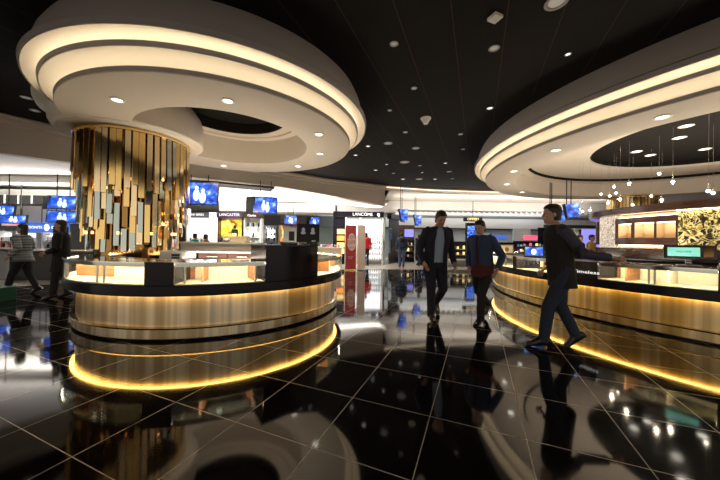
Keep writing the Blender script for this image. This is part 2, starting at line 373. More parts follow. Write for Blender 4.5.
MB().lathe([(4.27, .518), (4.315, .518), (4.315, .599), (4.27, .599)], 0, 360, 160).build('recess_groove', m_hole, cb)
MB().lathe([(0, .80), (2.76, .80), (2.76, .62), (2.82, .62), (2.82, .835), (0, .835)], 0, 360, 96).build('dark_opening', m_hole, cb)

def downlight(x, y, z, r, label, cat, grp, lit=True, proto={}):
    key = (r, lit, label)
    if key not in proto:
        t = thing('downlight', label, cat, (x, y, z), 0, grp)
        MB().lathe([(r * .72, 0), (r, -.004), (r * 1.02, -.009), (r * .74, -.012), (r * .66, .002), (r * .66, -.002)], 0, 360, 24).build('trim_ring', m_edge if z > 3.99 else m_white, t)
        MB().lathe([(0, -.004), (r * .68, -.004), (r * .68, -.001), (0, -.001)], 0, 360, 20).build('lens', (m_small if z > 3.99 else m_lamp) if lit else m_lampdim, t)
        proto[key] = t
    else: t = copy_tree(proto[key]); t.location = (x, y, z)
    return t
def spot(x, y, z, power, size=R(95), col=WARM, blend=.8, rad=.05):
    l = bpy.data.lights.new('downlight_or_fill', 'SPOT'); l.energy = power; l.spot_size = size; l.spot_blend = blend; l.color = col; l.shadow_soft_size = rad
    o = bpy.data.objects.new('downlight_or_fill', l); o.location = (x, y, z); C.objects.link(o); return o
for x, y in ((-3.37, 3.93), (-1.84, 3.91), (-.9, 6.22), (-1.61, 7.3), (-3.54, 7.36), (-.76, 5.09)):
    downlight(x, y, 3.158, .085, 'round downlight in the underside of the left canopy', 'downlight', 'downlights under the left canopy')
    spot(x, y, 3.13, 16)
for x, y in ((4.43, 4.21), (3.92, 5.76), (4.0, 7.48), (4.66, 9.12), (5.92, 10.49)):
    downlight(x, y, 3.158, .105, 'round downlight in the underside of the right canopy', 'downlight', 'downlights under the right canopy')
    spot(x, y, 3.13, 16)
downlight(-2.9, 6.1, 3.978, .10, 'single lit downlight inside the dark opening of left canopy', 'downlight', None); spot(-2.9, 6.1, 3.94, 12)
for x, y in ((7.27, 6.4), (7.9, 7.1), (7.9, 8.2), (8.6, 8.5), (9.5, 7.9)):
    downlight(x, y, 3.958, .13, 'round downlight inside the dark opening of the right canopy', 'downlight', 'downlights in the right canopy opening', True); spot(x, y, 3.93, 10)
for x, y, r, l in ((.43, 3.94, .06, 0), (.92, 5.07, .055, 0), (.58, 5.94, .045, 0), (1.09, 7.11, .06, 0), (.74, 7.93, .12, 0), (1.58, 8.31, .11, 0), (1.49, 9.78, .16, 0), (.19, 8.2, .07, 1), (.56, 10.94, .08, 1), (2.49, 7.19, .06, 0), (2.59, 5.78, .07, 1),
                   (1.84, 4.0, .075, 0), (2.97, 8.34, .06, 0), (2.9, 9.83, .07, 1), (3.39, 11, .1, 0), (2.52, 12.38, .15, 0), (1.83, 12.43, .1, 1), (3.2, 12.34, .08, 1), (-.18, 9.07, .07, 1), (2.18, 3.22, .12, 0), (2.95, 4.1, .045, 1), (2.1, 10.2, .07, 0), (.9, 10.1, .06, 1), (1.3, 11.4, .07, 0), (2.4, 11.2, .06, 1), (3.9, 12.2, .07, 0), (-6.62, 5.63, .09, 0), (-7.1, 6.2, .09, 0)):
    downlight(x, y, 3.999, r, 'lit round fitting in the black ceiling between the canopies' if l else 'unlit round fitting in the black ceiling', 'ceiling fitting', 'small fittings in the black ceiling', bool(l))
t = thing('loudspeaker', 'white cone shaped fitting hanging from black ceiling between canopies', 'loudspeaker', (1.41, 6.29, 4.0))
MB().lathe([(0, 0), (.11, 0), (.115, -.02), (.06, -.10), (.05, -.13), (0, -.13)], 0, 360, 24).build('housing', m_white, t)
o = MB().rbox((0, 0, -.02), (.13, .13, .04), .006, .4).build('ceiling_sensor', m_white); o.location = (1.59, 3.44, 4.0)
tag(o, 'square white sensor box on the black ceiling', 'sensor')

for x, y in ((.19, 8.2), (.56, 10.94), (-.18, 9.07), (1.83, 12.43), (3.2, 12.34), (2.9, 9.83), (-1.2, 11.4), (-6.62, 5.63), (-7.1, 6.2), (-4.3, 8.2), (-3.4, 9.0), (-7.6, 7.0)): spot(x, y, 3.96, 26, R(100))  # spots at lit fittings, plus added fill where no lit fitting hangs
# ------------------------------------------------------------------ gold strip pillars
def pillar(c, face, label, z1, tiers, n0, wfront, core=.60):
    t = thing('gold_strip_pillar', label, 'pillar', (c[0], c[1], 0))
    MB().lathe([(0, 0), (core, 0), (core, z1), (0, z1)], 0, 360, 64).build('pillar_core', m_bronze, t)
    MB().lathe([(core, z1 - .06), (tiers[0][0] + .03, z1 - .06), (tiers[0][0] + .03, z1 - .02), (core, z1 - .02)], 0, 360, 64).build('top_ring', m_gold, t)
    protos = {}; stuffmb = MB(); mats = [m_gold, m_palegold, m_silver, m_bronze]; cnt = 0  # silver and bronze strips put reflected tones into the strip colour
    for ti, (rr, lo, hi, top, wts) in enumerate(tiers):
        n = int(2 * PI * rr / n0)
        for k in range(n):
            a = 2 * PI * (k + .5 * (ti % 2)) / n + random.uniform(-.012, .012); zb = random.uniform(lo, hi); zt = top if top > 3 else top + random.uniform(-.35, .1)
            d = (a - face + PI) % (2 * PI) - PI
            w = wfront * random.uniform(.82, 1.0); yaw = a + PI / 2 + random.uniform(-.16, .16); x, y = rr * math.cos(a), rr * math.sin(a)
            q = random.random(); mi = 0 if q < wts[0] else 1 if q < wts[1] else 2 if q < wts[2] else 3
            if abs(d) < R(88) and cnt < 99:
                key = mi
                if key not in protos:
                    protos[key] = MB().rbox((0, 0, -.5), (1, .018, 1), .0).build('strip', mats[mi], t, False); s = protos[key]
                    s.data = s.data; 
                else: s = protos[key].copy(); C.objects.link(s)
                s.parent = t; s.location = (x, y, zt); s.rotation_euler = (-random.uniform(.0, .035), 0, yaw); s.scale = (w, 1, zt - zb); cnt += 1
            else: stuffmb.box((x, y, (zt + zb) / 2), (w, .018, zt - zb), yaw)
    o = stuffmb.build('strip_cluster', m_gold, t, False); o['kind'] = 'stuff'
    return t
face = math.atan2(-CP[1], -CP[0])
pl = pillar(CP, face, 'pillar of hanging gold mirror strips above left counter', 3.147,
       [(.88, 1.95, 2.40, 3.14, (.5, .93, .97)), (.82, 1.50, 2.0, 2.55, (.30, .55, .90)), (.76, 1.10, 1.5, 2.15, (.28, .48, .85)), (.69, .99, 1.15, 1.75, (.22, .42, .75))], .102, .085)
for k in range(22):
    a = face + R(random.uniform(-62, 62)); z = random.choice((2.32, 2.2, 2.08, 1.85, 1.7, 1.5, 1.32))
    MB().cyl((.795 * math.cos(a), .795 * math.sin(a), z), .016, .045, 10).build('bulb', m_amberbulb, pl)
pillar((10.7, 11.3), math.atan2(-11.3, -10.7), 'distant gold strip pillar rising behind the dark wooden kiosk', 3.147, [(.74, 1.9, 2.4, 3.14, (.6, .9, .95))], .10, .085)

# ------------------------------------------------------------------ counters
def arc_part(name, prof, a0, a1, m, t, n=None):
    return MB().lathe(prof, a0, a1, n or max(2, int(abs(a1 - a0) / 2))).build(name, m, t)
def counter(c, Ro, dep, a0, a1, label, skirt):
    t = thing('display_counter', label, 'counter', (c[0], c[1], 0)); Ri = Ro - dep; n = int(a1 - a0)
    arc_part('plinth', [(Ri + .03, 0), (Ro - .19, 0), (Ro - .19, .03), (Ri + .03, .03)], a0, a1, m_blackm, t, n)
    arc_part('metal_skirt', [(Ri, .03), (Ro - .105, .03), (Ro - .10, .035), (Ro - .10, .145), (Ro - .13, .15), (Ro - .145, .17), (Ro - .145, .555), (Ri, .555)], a0, a1, skirt, t, n)
    arc_part('kick_rail', [(Ro - .098, .146), (Ro - .085, .148), (Ro - .082, .155), (Ro - .088, .163), (Ro - .144, .172), (Ro - .144, .155)], a0, a1, m_palegold, t, n)
    arc_part('band', [(Ri, .566), (Ro - .01, .566), (Ro, .58), (Ro, .69), (Ro - .008, .70), (Ri, .70)], a0, a1, m_band, t, n)
    arc_part('amber_light', [(Ro - .140, .5585), (Ro - .095, .5585), (Ro - .095, .5655), (Ro - .140, .5655)], a0, a1, m_amber, t, n)
    return t
def glass_case(t, Ro, dep, a0, a1, woods=(), zt=.975):
    Ri = Ro - dep; Rb = Ri + .14
    arc_part('case_floor', [(Rb, .7005), (Ro - .02, .7005), (Ro - .02, .712), (Rb, .712)], a0, a1, m_cream, t)
    arc_part('back_lining', [(Rb - .02, .7005), (Rb, .7005), (Rb, zt - .012), (Rb - .02, zt - .012)], a0, a1, m_cream, t)
    arc_part('back_cabinet', [(Ri, .7005), (Rb - .021, .7005), (Rb - .021, zt), (Ri, zt)], a0, a1, m_darkwood, t)
    arc_part('front_glass', [(Ro - .014, .7005), (Ro - .006, .7005), (Ro - .006, zt - .012), (Ro - .014, zt - .012)], a0, a1, m_glass, t)
    arc_part('top_glass', [(Rb - .02, zt - .012), (Ro, zt - .012), (Ro, zt), (Rb - .02, zt)], a0, a1, m_glass, t)
    arc_part('glass_edge', [(Ro - .004, zt - .014), (Ro + .003, zt - .014), (Ro + .003, zt + .001), (Ro - .004, zt + .001)], a0, a1, m_chrome, t)
    arc_part('light_shield', [(Ro - .015, zt - .0125), (Ro - .015, zt - .056), (Ro - .022, zt - .056), (Ro - .022, zt - .034), (Ro - .022, zt - .018), (Ro - .045, zt - .018), (Ro - .045, zt - .0125)], a0, a1, m_chrome, t)  # lip shaped to keep the strip light out of the floor reflection
    arc_part('case_light', [(Ro - .030, zt - .034), (Ro - .024, zt - .034), (Ro - .024, zt - .020), (Ro - .030, zt - .020)], a0, a1, m_caselight, t)
    for b0, b1 in woods:
        arc_part('wood_panel', [(Rb + .001, .712), (Rb + .02, .712), (Rb + .02, zt - .024), (Rb + .001, zt - .024)], b0, b1, m_brownwood, t)
def radial(name, t, Ro, dep, a, m, w=.02, z0=.7, z1=.962, off=.02):
    a = R(a); r = Ro - dep / 2
    return MB().box((r * math.cos(a), r * math.sin(a), (z0 + z1) / 2), (dep - off * 2, w, z1 - z0), a).build(name, m, t, False)
def post(t, Ro, a, m=None):
    a = R(a); r = Ro - .045
    o = MB().cyl((r * math.cos(a), r * math.sin(a), .7), .013, .26, 12).build('post', m or m_chrome, t)
    for k in range(4): MB().cyl((r * math.cos(a), r * math.sin(a), .76 + .05 * k), .018, .008, 10).build('shelf_clip', m_chrome, o)
RA = 2.25
t = counter(CA, RA, .65, 205, 510, 'round gold display counter with glass showcases on the left', m_skirt)
A = lambda px: ang(px, CA, RA)
W = lambda px: ang(px, CA, RA - .51)
glass_case(t, RA, .65, 205, 271.6, [])
glass_case(t, RA, .65, 280.1, 306.7, [(W(180), W(196)), (W(253), 306.5)])
glass_case(t, RA, .65, 329.8, 420, [(329.8, 338)])
for a in (A(94), A(101), 228, 232, A(184), A(257)): post(t, RA, a)
radial('wood_end', t, RA - .14, .36, A(253) + 1.5, m_brownwood, .02); radial('wood_end', t, RA - .14, .36, A(200), m_brownwood, .02)
for a in (345, 375): radial('wood_end', t, RA - .1, .4, a, m_brownwood)
arc_part('blue_black_panel', [(RA - .65, .7005), (RA + .002, .7005), (RA + .002, .976), (RA - .65, .976)], 271.7, 280.0, m_band, t)
arc_part('till_housing', [(RA - .68, .7005), (RA + .002, .7005), (RA + .002, 1.17), (RA - .68, 1.17)], 306.8, 329.7, m_band, t, 16)
arc_part('till_top', [(RA - .70, 1.171), (RA + .012, 1.171), (RA + .015, 1.19), (RA - .70, 1.19)], 306.2, 330.2, m_blackm, t, 16)
arc_part('rear_cabinet', [(RA - .65, .7005), (RA, .7005), (RA, .975), (RA - .65, .975)], 420.2, 510, m_darkwood, t)
def chord(name, t, c, p, q, m):
    p = Vector(p) - Vector(c); q = Vector(q) - Vector(c); d = (q - p).normalized(); n_ = Vector((-d.y, d.x)) * .01
    return MB().poly([tuple(p - n_), tuple(q - n_), tuple(q + n_), tuple(p + n_)], .7125, .940).build(name, m, t, False)
chord('cream_lining', t, CA, (-2.99, 3.95), (-3.43, 4.02), m_cream); chord('wood_lining', t, CA, (-3.43, 4.02), (-4.06, 4.12), m_brownwood)
chord('wood_lining', t, CA, (-.93, 5.32), (-.84, 5.58), m_brownwood); chord('cream_lining', t, CA, (-.84, 5.58), (-.58, 6.34), m_cream)
# things on and behind the left counter
p = at(306, 241.5, 4.45)
t = thing('till_screen', 'black till screen showing two faces on the tall black counter block', 'screen', (p.x, 4.62, 1.19), R(8))
MB().rbox((0, .05, .012), (.16, .14, .022), .005).build('foot', m_blackm, t)
MB().box((0, .06, .06), (.04, .03, .10)).build('neck', m_blackm, t, False)
s = MB().box((0, .01, .19), (.36, .028, .30), 0, R(-12)).build('screen_body', m_blackm, t, False)
for dx, cc in ((-.075, (.30, .30, .42)), (.075, (.34, .30, .33))):
    mm = mat('portrait_tint', cc, .5, emit=cc, strength=.25)
    MB().sph((dx, -.02, .24), .028, 10, 6, (1, .12, 1.3)).sph((dx, -.003, .165), .05, 10, 6, (1, .12, 1.1)).build('portrait', mm, s)
p = at(282, 240, 4.15)
t = thing('card_reader', 'low black card reader beside the till screen', 'card reader', (-1.03, 4.15, 1.19), R(15))
MB().rbox((0, 0, .022), (.24, .14, .04), .008).build('body', m_blackm, t); MB().box((.05, -.02, .045), (.07, .05, .006)).build('display', m_silver, t, False)
t = thing('receipt_printer', 'small black printer with white paper beside the till screen', 'printer', (-.72, 4.42, 1.19), R(25))
MB().rbox((0, 0, .028), (.12, .10, .054), .008).build('body', m_blackm, t); MB().box((0, -.01, .062), (.06, .002, .03), 0, R(20)).build('paper', m_white, t, False)
t = thing('white_display_counter', 'long white display counter between the left counter and the yellow poster', 'counter', (-4.3, 9.0, 0))
MB().box((0, 0, .56), (2.3, .6, 1.12)).build('body', m_white, t, False); MB().box((0, 0, 1.145), (2.4, .7, .05)).build('top', m_white, t, False); MB().box((.5, .1, 1.27), (.5, .3, .2)).build('raised_box', m_cream, t, False)
t = thing('drawer_cabinet', 'low dark wooden cabinet with two drawers behind the left counter', 'cabinet', (-2.32, 5.25, 0))
MB().box((0, 0, .45), (1.05, .4, .90)).build('body', m_redwood, t, False); MB().box((0, -.01, 1.03), (1.1, .46, .03)).build('top', m_white, t, False)
for dx in (-.26, .26):
    d = MB().box((dx, -.21, .95), (.49, .03, .11)).build('drawer', m_redwood, t, False); MB().box((dx, -.235, .955), (.18, .018, .014)).build('handle', m_chrome, d, False)
MB().box((0, 0, .957), (1.05, .4, .115)).build('drawer_box', m_redwood, t, False)
t = thing('white_carton', 'white printed carton standing left of the drawer cabinet', 'carton', (-3.17, 5.0, 0))
MB().rbox((0, 0, .525), (.46, .3, 1.05), .01).build('body', m_white, t)
for k in range(2): MB().box((.05, -.152, .93 + k * .05), (.14, .004, .035)).build('printed_mark', m_blackm, t, False)
t = thing('wooden_cabinet', 'brown wooden cabinet block left of the tall black counter block', 'cabinet', (-1.61, 5.0, 0))
MB().rbox((0, 0, .59), (.32, .4, 1.18), .01).build('body', m_redwood, t)

RB = 5.3
t = counter(CB, RB, .70, 120, 240, 'long curved gold display counter with glass showcases on right', m_skirtgold)
A = lambda px: ang(px, CB, RB)
W = lambda px: ang(px, CB, RB - .56)
glass_case(t, RB, .70, 120, A(513), [(150, 163)]); glass_case(t, RB, .70, A(516), A(548), [(A(520), A(541))])
glass_case(t, RB, .70, A(598), A(718), [(W(601), W(621))]); glass_case(t, RB, .70, A(730), 240)
arc_part('divider', [(RB - .7, .7005), (RB, .7005), (RB, .976), (RB - .7, .976)], A(513) + .05, A(516) - .05, m_band, t)
arc_part('solid_panel', [(RB - .7, .7005), (RB, .7005), (RB, .976), (RB - .7, .976)], A(548) + .05, A(598) - .05, m_band, t)
arc_part('divider', [(RB - .7, .7005), (RB, .7005), (RB, .976), (RB - .7, .976)], A(718) + .05, A(730) - .05, m_band, t)
for a in (A(648), A(654), 170, 176, A(500), 150): post(t, RB, a)
radial('wood_end', t, RB - .1, .45, A(620) + .3, m_brownwood); radial('case_divider', t, RB - .1, .45, A(666), m_cream, .012)
for a in (158, 172): radial('case_divider', t, RB - .1, .45, a, m_chrome, .012)
a = R(A(586)); 
text('lettering', 'Timeless', .075, m_letter, t, ((RB + .004) * math.cos(a), (RB + .004) * math.sin(a), .80), (PI / 2, 0, a + PI / 2), sx=1.6, ext=.001)

chord('cream_lining', t, CB, (4.1, 7.26), (4.04, 7.66), m_cream); chord('wood_lining', t, CB, (4.04, 7.66), (3.99, 8.0), m_brownwood); chord('cream_lining', t, CB, (3.99, 8.0), (3.91, 8.5), m_cream)
# framed display pictures and boxes on far part of right counter
for i, (px, w, h, mm, lab) in enumerate(((507, .34, .26, m_cream, 'cream framed perfume display standing on far end of right counter'), (534, .40, .24, m_screen, 'blue lit display box standing on right counter near the divider'))):
    a = R(ang(px, CB, RB - .4)); x, y = CB[0] + (RB - .4) * math.cos(a), CB[1] + (RB - .4) * math.sin(a)
    t = thing('framed_perfume_display', lab, 'display', (x, y, .976), -math.atan2(x, y))
    MB().box((0, 0, h / 2), (w, .04, h)).build('body', m_blackm if i else m_midwood, t, False); MB().box((0, -.022, h / 2), (w * .84, .004, h * .78)).build('picture', mm, t, False)
    MB().sph((0, -.026, h * .45), .05, 10, 6, (1, .2, 1.3)).build('motif', m_brownwood if not i else m_figure, t)

# ------------------------------------------------------------------ wooden kiosk inside the right counter
t = thing('wooden_kiosk', 'round dark wooden kiosk with lit niches and gold relief behind right counter', 'kiosk', (CB[0], CB[1], 0))
RK = 2.6; k0, k1 = 105, 250
arc_part('base', [(RK - .5, 0), (RK, 0), (RK, 1.195), (RK - .5, 1.195)], k0, k1, m_darkwood, t, 90)
arc_part('ledge_recess', [(RK - .5, 1.196), (RK - .12, 1.196), (RK - .12, 1.27), (RK - .5, 1.27)], k0, k1, m_niche, t, 90)
arc_part('ledge_light', [(RK - .115, 1.255), (RK - .09, 1.255), (RK - .09, 1.27), (RK - .115, 1.27)], k0, 199.5, m_kiosklight, t, 60)
def kp(name, a0, a1, z0, z1, m, r1=0, r0=.3): return arc_part(name, [(RK - r0, z0), (RK + r1, z0), (RK + r1, z1), (RK - r0, z1)], a0, a1, m, t)
kp('frame', k0, 149, 1.271, 1.90, m_darkwood); kp('lit_strip', 149.1, 154, 1.30, 1.88, m_niche, -.05); kp('frame', 154.1, 155.4, 1.271, 1.90, m_darkwood)
kp('pearl_panel', 155.5, 171.2, 1.20, 1.975, m_mosaic, .004)
kp('frame', 171.3, 199.5, 1.271, 1.43, m_darkwood); kp('frame', 171.3, 199.5, 1.765, 1.895, m_darkwood)
kp('upper_recess', k0, 199.5, 1.90, 1.97, m_niche, -.12)
arc_part('upper_light', [(RK - .115, 1.902), (RK - .09, 1.902), (RK - .09, 1.912), (RK - .115, 1.912)], k0, 199.5, m_kiosklight, t, 60)
for a0, a1 in ((171.3, 173.3), (181.1, 182.7), (191.3, 192.2), (199.0, 199.6)): kp('stile', a0, a1, 1.431, 1.764, m_darkwood, 0, .012); kp('niche_side', a0, a1, 1.431, 1.764, m_niche, -.0125, .3)
for a0, a1 in ((173.4, 181.0), (182.8, 191.2), (192.3, 198.9)):
    n = arc_part('niche', [(RK - .01, 1.4305), (RK - .01, 1.436), (RK - .22, 1.436), (RK - .22, 1.759), (RK - .01, 1.759), (RK - .01, 1.7645), (RK - .23, 1.7645), (RK - .23, 1.4305)], a0, a1, m_niche, t)
    arc_part('niche_light', [(RK - .05, 1.75), (RK - .03, 1.75), (RK - .03, 1.758), (RK - .05, 1.758)], a0, a1, m_kiosklight, n)
kp('gold_relief', 199.8, k1, 1.196, 2.0, m_relief, .0)
arc_part('soffit', [(RK - .3, 1.975), (RK + .12, 1.975), (RK + .16, 1.99), (RK + .16, 2.13), (RK - .3, 2.13)], k0, k1, m_darkwood, t, 90)
arc_part('relief_light', [(RK + .06, 1.962), (RK + .09, 1.962), (RK + .09, 1.974), (RK + .06, 1.974)], 200, k1, m_kiosklight, t, 40)
arc_part('counter_shelf', [(RK + .01, .93), (RK + .35, .93), (RK + .35, .97), (RK + .01, .97)], k0, k1, m_band, t, 90)
arc_part('shelf_front', [(RK + .28, .0), (RK + .32, .0), (RK + .32, .929), (RK + .28, .929)], k0, k1, m_darkwood, t, 90)
# till monitor on the right counter
a = R(ang(689, CB, RB - .45)); x, y = CB[0] + (RB - .45) * math.cos(a), CB[1] + (RB - .45) * math.sin(a)
t = thing('till_monitor', 'black till monitor with pale green screen on the right counter', 'monitor', (x, y, .976), R(-42))
MB().rbox((0, 0, .010), (.24, .18, .02), .006).build('base', m_blackm, t); MB().box((0, .03, .05), (.06, .04, .07)).build('neck', m_blackm, t, False)
b = MB().box((0, 0, .20), (.50, .05, .19), 0, R(-10)).build('housing', m_blackm, t, False)
s = MB().box((-.055, -.029, .203), (.31, .006, .125), 0, R(-10)).build('screen', m_teal, t, False)
text('screen_word', 'WELCOME', .03, m_blackm, s, (-.055, -.037, .205), (PI / 2 - R(10), 0, 0), ext=.001)
MB().box((.175, -.029, .203), (.09, .006, .13), 0, R(-10)).build('side_panel', m_bronze, t, False)
a = R(ang(712, CB, RB - .5)); x, y = CB[0] + (RB - .5) * math.cos(a), CB[1] + (RB - .5) * math.sin(a)
t = thing('card_terminal', 'small black card terminal right of the till monitor', 'card reader', (x + .02, y - .12, .976), R(-40))
MB().rbox((0, 0, .015), (.10, .12, .03), .006).build('base', m_blackm, t); MB().box((0, .02, .07), (.08, .03, .09), 0, R(-25)).build('keypad', m_bronze, t, False)

# pendants
proto = None
for i, (x, y, z) in enumerate(((7.23, 8.6, 2.79), (7.14, 8.2, 2.67), (6.73, 7.6, 2.81), (7.05, 7.9, 2.7), (6.53, 7.2, 2.42), (7.35, 8.5, 2.5), (6.32, 6.74, 2.71), (7.04, 7.4, 2.31), (7.72, 7.6, 2.58), (6.57, 6.3, 2.85), (7.16, 6.8, 2.35), (6.47, 5.93, 2.59), (6.26, 5.15, 2.26), (6.9, 5.6, 2.31), (6.72, 8.8, 2.36), (6.6, 8.5, 2.25), (6.58, 8.2, 2.25))):
    if proto is None:
        proto = thing('pendant_lamp', '', 'pendant', (x, y, z), 0, 'glass bubble pendants over the kiosk')
        g = MB().sph((0, 0, 0), .055, 16, 10).build('glass_globe', m_glass, proto); MB().sph((0, 0, 0), .028, 10, 6).build('bulb', m_bulb, proto)
        MB().cyl((0, 0, .05), .012, .05, 10).build('cap', m_chrome, proto); MB().cyl((0, 0, 0), .0022, 1, 6).build('cord', m_chrome, proto)
        t = proto
    else: t = copy_tree(proto); t.location = (x, y, z)
    top = 3.955 if math.hypot(x - CB[0], y - CB[1]) < 2.7 else 3.758
    for ch in t.children:
        if ch.name.startswith('cord'): ch.location = (0, 0, .09); ch.scale = (1, 1, top - z - .09)
    t['label'] = 'small glowing glass bubble pendant hanging over the wooden kiosk'
    if i < 12: 
        l = bpy.data.lights.new('pendant_light', 'POINT'); l.energy = 2.2; l.color = WARM; l.shadow_soft_size = .03
        o = bpy.data.objects.new('pendant_light', l); o.location = (x, y, z - .07); C.objects.link(o)

# ------------------------------------------------------------------ hanging screens
def tv(p, w, h, rz, label, top, tilt=R(-8), side=0, dark=False, rolls=0):
    t = thing('hanging_screen', label, 'screen', (p[0], p[1], p[2]), rz)
    b = MB().box((0, 0, 0), (w, .07, h), 0, tilt).build('housing', m_blackm, t, False)
    s = MB().box((0, -.037, 0), (w * .94, .006, h * .90), 0, tilt).build('display', m_blackm if dark else m_screen, t, False)
    if not dark:
        for dx, hh in ((-.06 * w, .52), (.10 * w, .42)):
            MB().sph((dx, -.041, h * (hh - .30)), .05 * w, 10, 6, (1, .05, 1.15)).sph((dx, -.041, h * (hh - .30) - h * .30), .085 * w, 10, 6, (1, .03, 2.9 * h / w)).build('picture', m_figure, s).rotation_euler = (tilt, 0, 0)
    for dx in (-.22 * w, .22 * w): MB().cyl((dx, .03, h * .4), .014, top - p[2] - h * .4, 8).build('hanger', m_blackm, t)
    if side: MB().box((-w * .62, .10, .0), (.05, .42, h), R(50)).build('rear_screen', m_blackm, t, False)
    return t
tv((-5.08, 9.0, 2.69), 1.14, .76, R(12), 'large hanging screen with blue picture nearest the gold pillar, right side', 3.28)
tv((-3.33, 10.0, 2.47), .82, .60, R(10), 'blue hanging screen with dark rear screen, centre left', 3.33, side=1)
tv((-3.75, 15.4, 2.37), .66, .50, R(8), 'small far blue hanging screen above the till screen, left one', 3.28, side=1)
tv((-2.8, 17.5, 2.46), .62, .50, R(-6), 'small far blue hanging screen, right one near perfume shop', 3.27, side=1)
tv((-8.85, 8.5, 2.28), .72, .40, R(14), 'upper blue hanging screen left of the gold pillar', 3.12, side=1)
tv((-8.85, 8.5, 1.86), .74, .36, R(14), 'lower blue hanging screen left of the gold pillar', 2.1)
tv((-10.65, 8.5, 2.02), .62, .32, R(16), 'blue hanging screen cut by the left edge of view', 3.12)
tv((-11.5, 9.5, 1.83), .74, .30, R(12), 'blue hanging screen at far left above the blue sign', 3.12)
for p, w, h, rz, lab, top in (((2.02, 14, 2.55), .52, .62, R(62), 'dark double screen hanging in front of the far shops, left one', 3.99), ((3.1, 16, 2.48), .50, .60, R(62), 'dark double screen hanging in front of the far shops, right one', 3.83),
                         ((6.02, 9.0, 2.13), .34, .36, R(40), 'dark hanging screen behind the man in black, left one', 3.2), ((6.22, 8.5, 2.24), .50, .42, R(25), 'dark hanging screen behind the man in black, larger right one', 3.2)):
    t = tv(p, w, h, rz, lab, top, R(-12), 0, True)
    MB().box((-w * .5, -.2, 0), (.04, .42, h * .9), R(-14)).build('side_screen', m_screen, t, False)

# ------------------------------------------------------------------ shops at the back
shelf_products = []
def products(x0, x1, y, z, n, label, group, hs=(.10, .2), cols=None, rz=0):
    cols = cols or [m_white, m_paleblue, m_cream, m_silver, m_blackm]
    proto = {}
    for i in range(n):
        mm = random.choice(cols); hh = random.uniform(*hs); x = x0 + (x1 - x0) * (i + .5) / n; w = (x1 - x0) / n * .62
        if mm.name not in proto:
            o = MB().rbox((0, 0, .5), (1, .8, 1), .12).build('product_box', mm); proto[mm.name] = o
        else: o = proto[mm.name].copy(); C.objects.link(o)
        o.location = (x, y, z + .001); o.scale = (w, w, hh); tag(o, label, 'product', group)
def shelf_unit(x0, x1, y, label, header, hz, hmat, panel, pz, shelves, lettering=None, lmat=None, depth=.4, frame=m_white, back=m_white, tsize=.16, prod=None):
    t = thing('shop_shelving', label, 'shop display', ((x0 + x1) / 2, y, 0)); w = x1 - x0
    MB().box((0, depth / 2, hz[0] / 2), (w, .05, hz[0])).build('back_panel', back, t, False)
    for sx in (-1, 1): MB().box((sx * (w / 2 - .03), 0, hz[0] / 2), (.06, depth, hz[0])).build('side_panel', frame, t, False)
    if header:
        h = MB().box((0, -.05, (hz[0] + hz[1]) / 2), (w + .04, depth + .1, hz[1] - hz[0])).build('header', hmat, t, False)
        if lettering: text('lettering', lettering, tsize, lmat or m_letter, h, (0, -depth / 2 - .105, (hz[0] + hz[1]) / 2))
    if panel: 
        for a, b in panel[1]: MB().box((a + (b - a) / 2, depth / 2 - .05, (pz[0] + pz[1]) / 2), (b - a, .04, pz[1] - pz[0])).build('lit_panel', panel[0], t, False)
    for z in shelves:
        MB().box((0, 0, z - .012), (w - .13, depth - .02, .024)).build('shelf', frame, t, False)
    MB().box((0, 0, .04), (w - .13, depth - .02, .08)).build('kick_board', m_blackm, t, False)
    if prod:
        for z in shelves: products(x0 + .1, x1 - .1, y - .05, z, prod[0], prod[1], prod[2], prod[3] if len(prod) > 3 else (.1, .2), prod[4] if len(prod) > 4 else None)
    return t
Y = 15.5
X = lambda px, yy=Y: (px - 360) / FPX * yy
shelf_unit(X(188), X(211), Y, 'white shop bay with two lit mirror panels and grey header', 1, (2.42, 2.68), mat('grey_header', (.10, .10, .12), .4), (m_whitelit, [(-.56, -.05), (.02, .56)]), (1.35, 2.38), (1.15, .85, .5), 'LAB SERIES', prod=(7, 'small pale box on the shelves beneath the lit white mirrors', 'boxes in the white mirror bay'))
o = MB().box((X(215), Y - .1, 1.34), (.34, .4, 2.68)).build('white_column', m_whitelit); tag(o, 'glowing white column between the white bay and yellow poster', 'column')
o = tag(o, 'glowing white column between the white bay and yellow poster', 'column')
shelf_unit(X(219), X(244), Y, 'shop bay with big yellow perfume poster and dark header', 1, (2.42, 2.72), mat('violet_header', (.05, .03, .06), .4), (m_yellowlit, [(-.62, .62)]), (1.42, 2.32), (1.2, .9, .5), 'LANCASTER', m_purplelit, frame=m_darkwood, tsize=.2, prod=(7, 'small perfume box on the shelves beneath the yellow poster', 'boxes beneath the yellow poster'))
t = thing('perfume_bottle', 'black perfume bottle display in front of the yellow poster', 'bottle', (X(237.5), Y - .34, 0))
MB().box((0, 0, .59), (.42, .26, 1.18)).build('stand', m_white, t, False)
MB().rbox((0, 0, 1.50), (.34, .12, .62), .03).build('bottle', m_blackm, t); MB().box((0, -.07, 1.46), (.22, .01, .26)).build('bottle_label', m_yellow, t, False); MB().rbox((0, 0, 1.92), (.14, .1, .2), .02).build('cap', m_blackm, t)
shelf_unit(X(245), X(262), Y, 'shop bay with brown header and pale grey shelves', 1, (2.42, 2.68), m_darkwood, (m_whitelit, [(-.30, .10)]), (1.5, 1.95), (1.95, 1.4, 1.1, .7), 'Clarins', prod=(5, 'small blue or white box in the brown header bay', 'boxes in the brown header bay', (.1, .3), [m_paleblue, m_white, m_silver, m_blackm]))
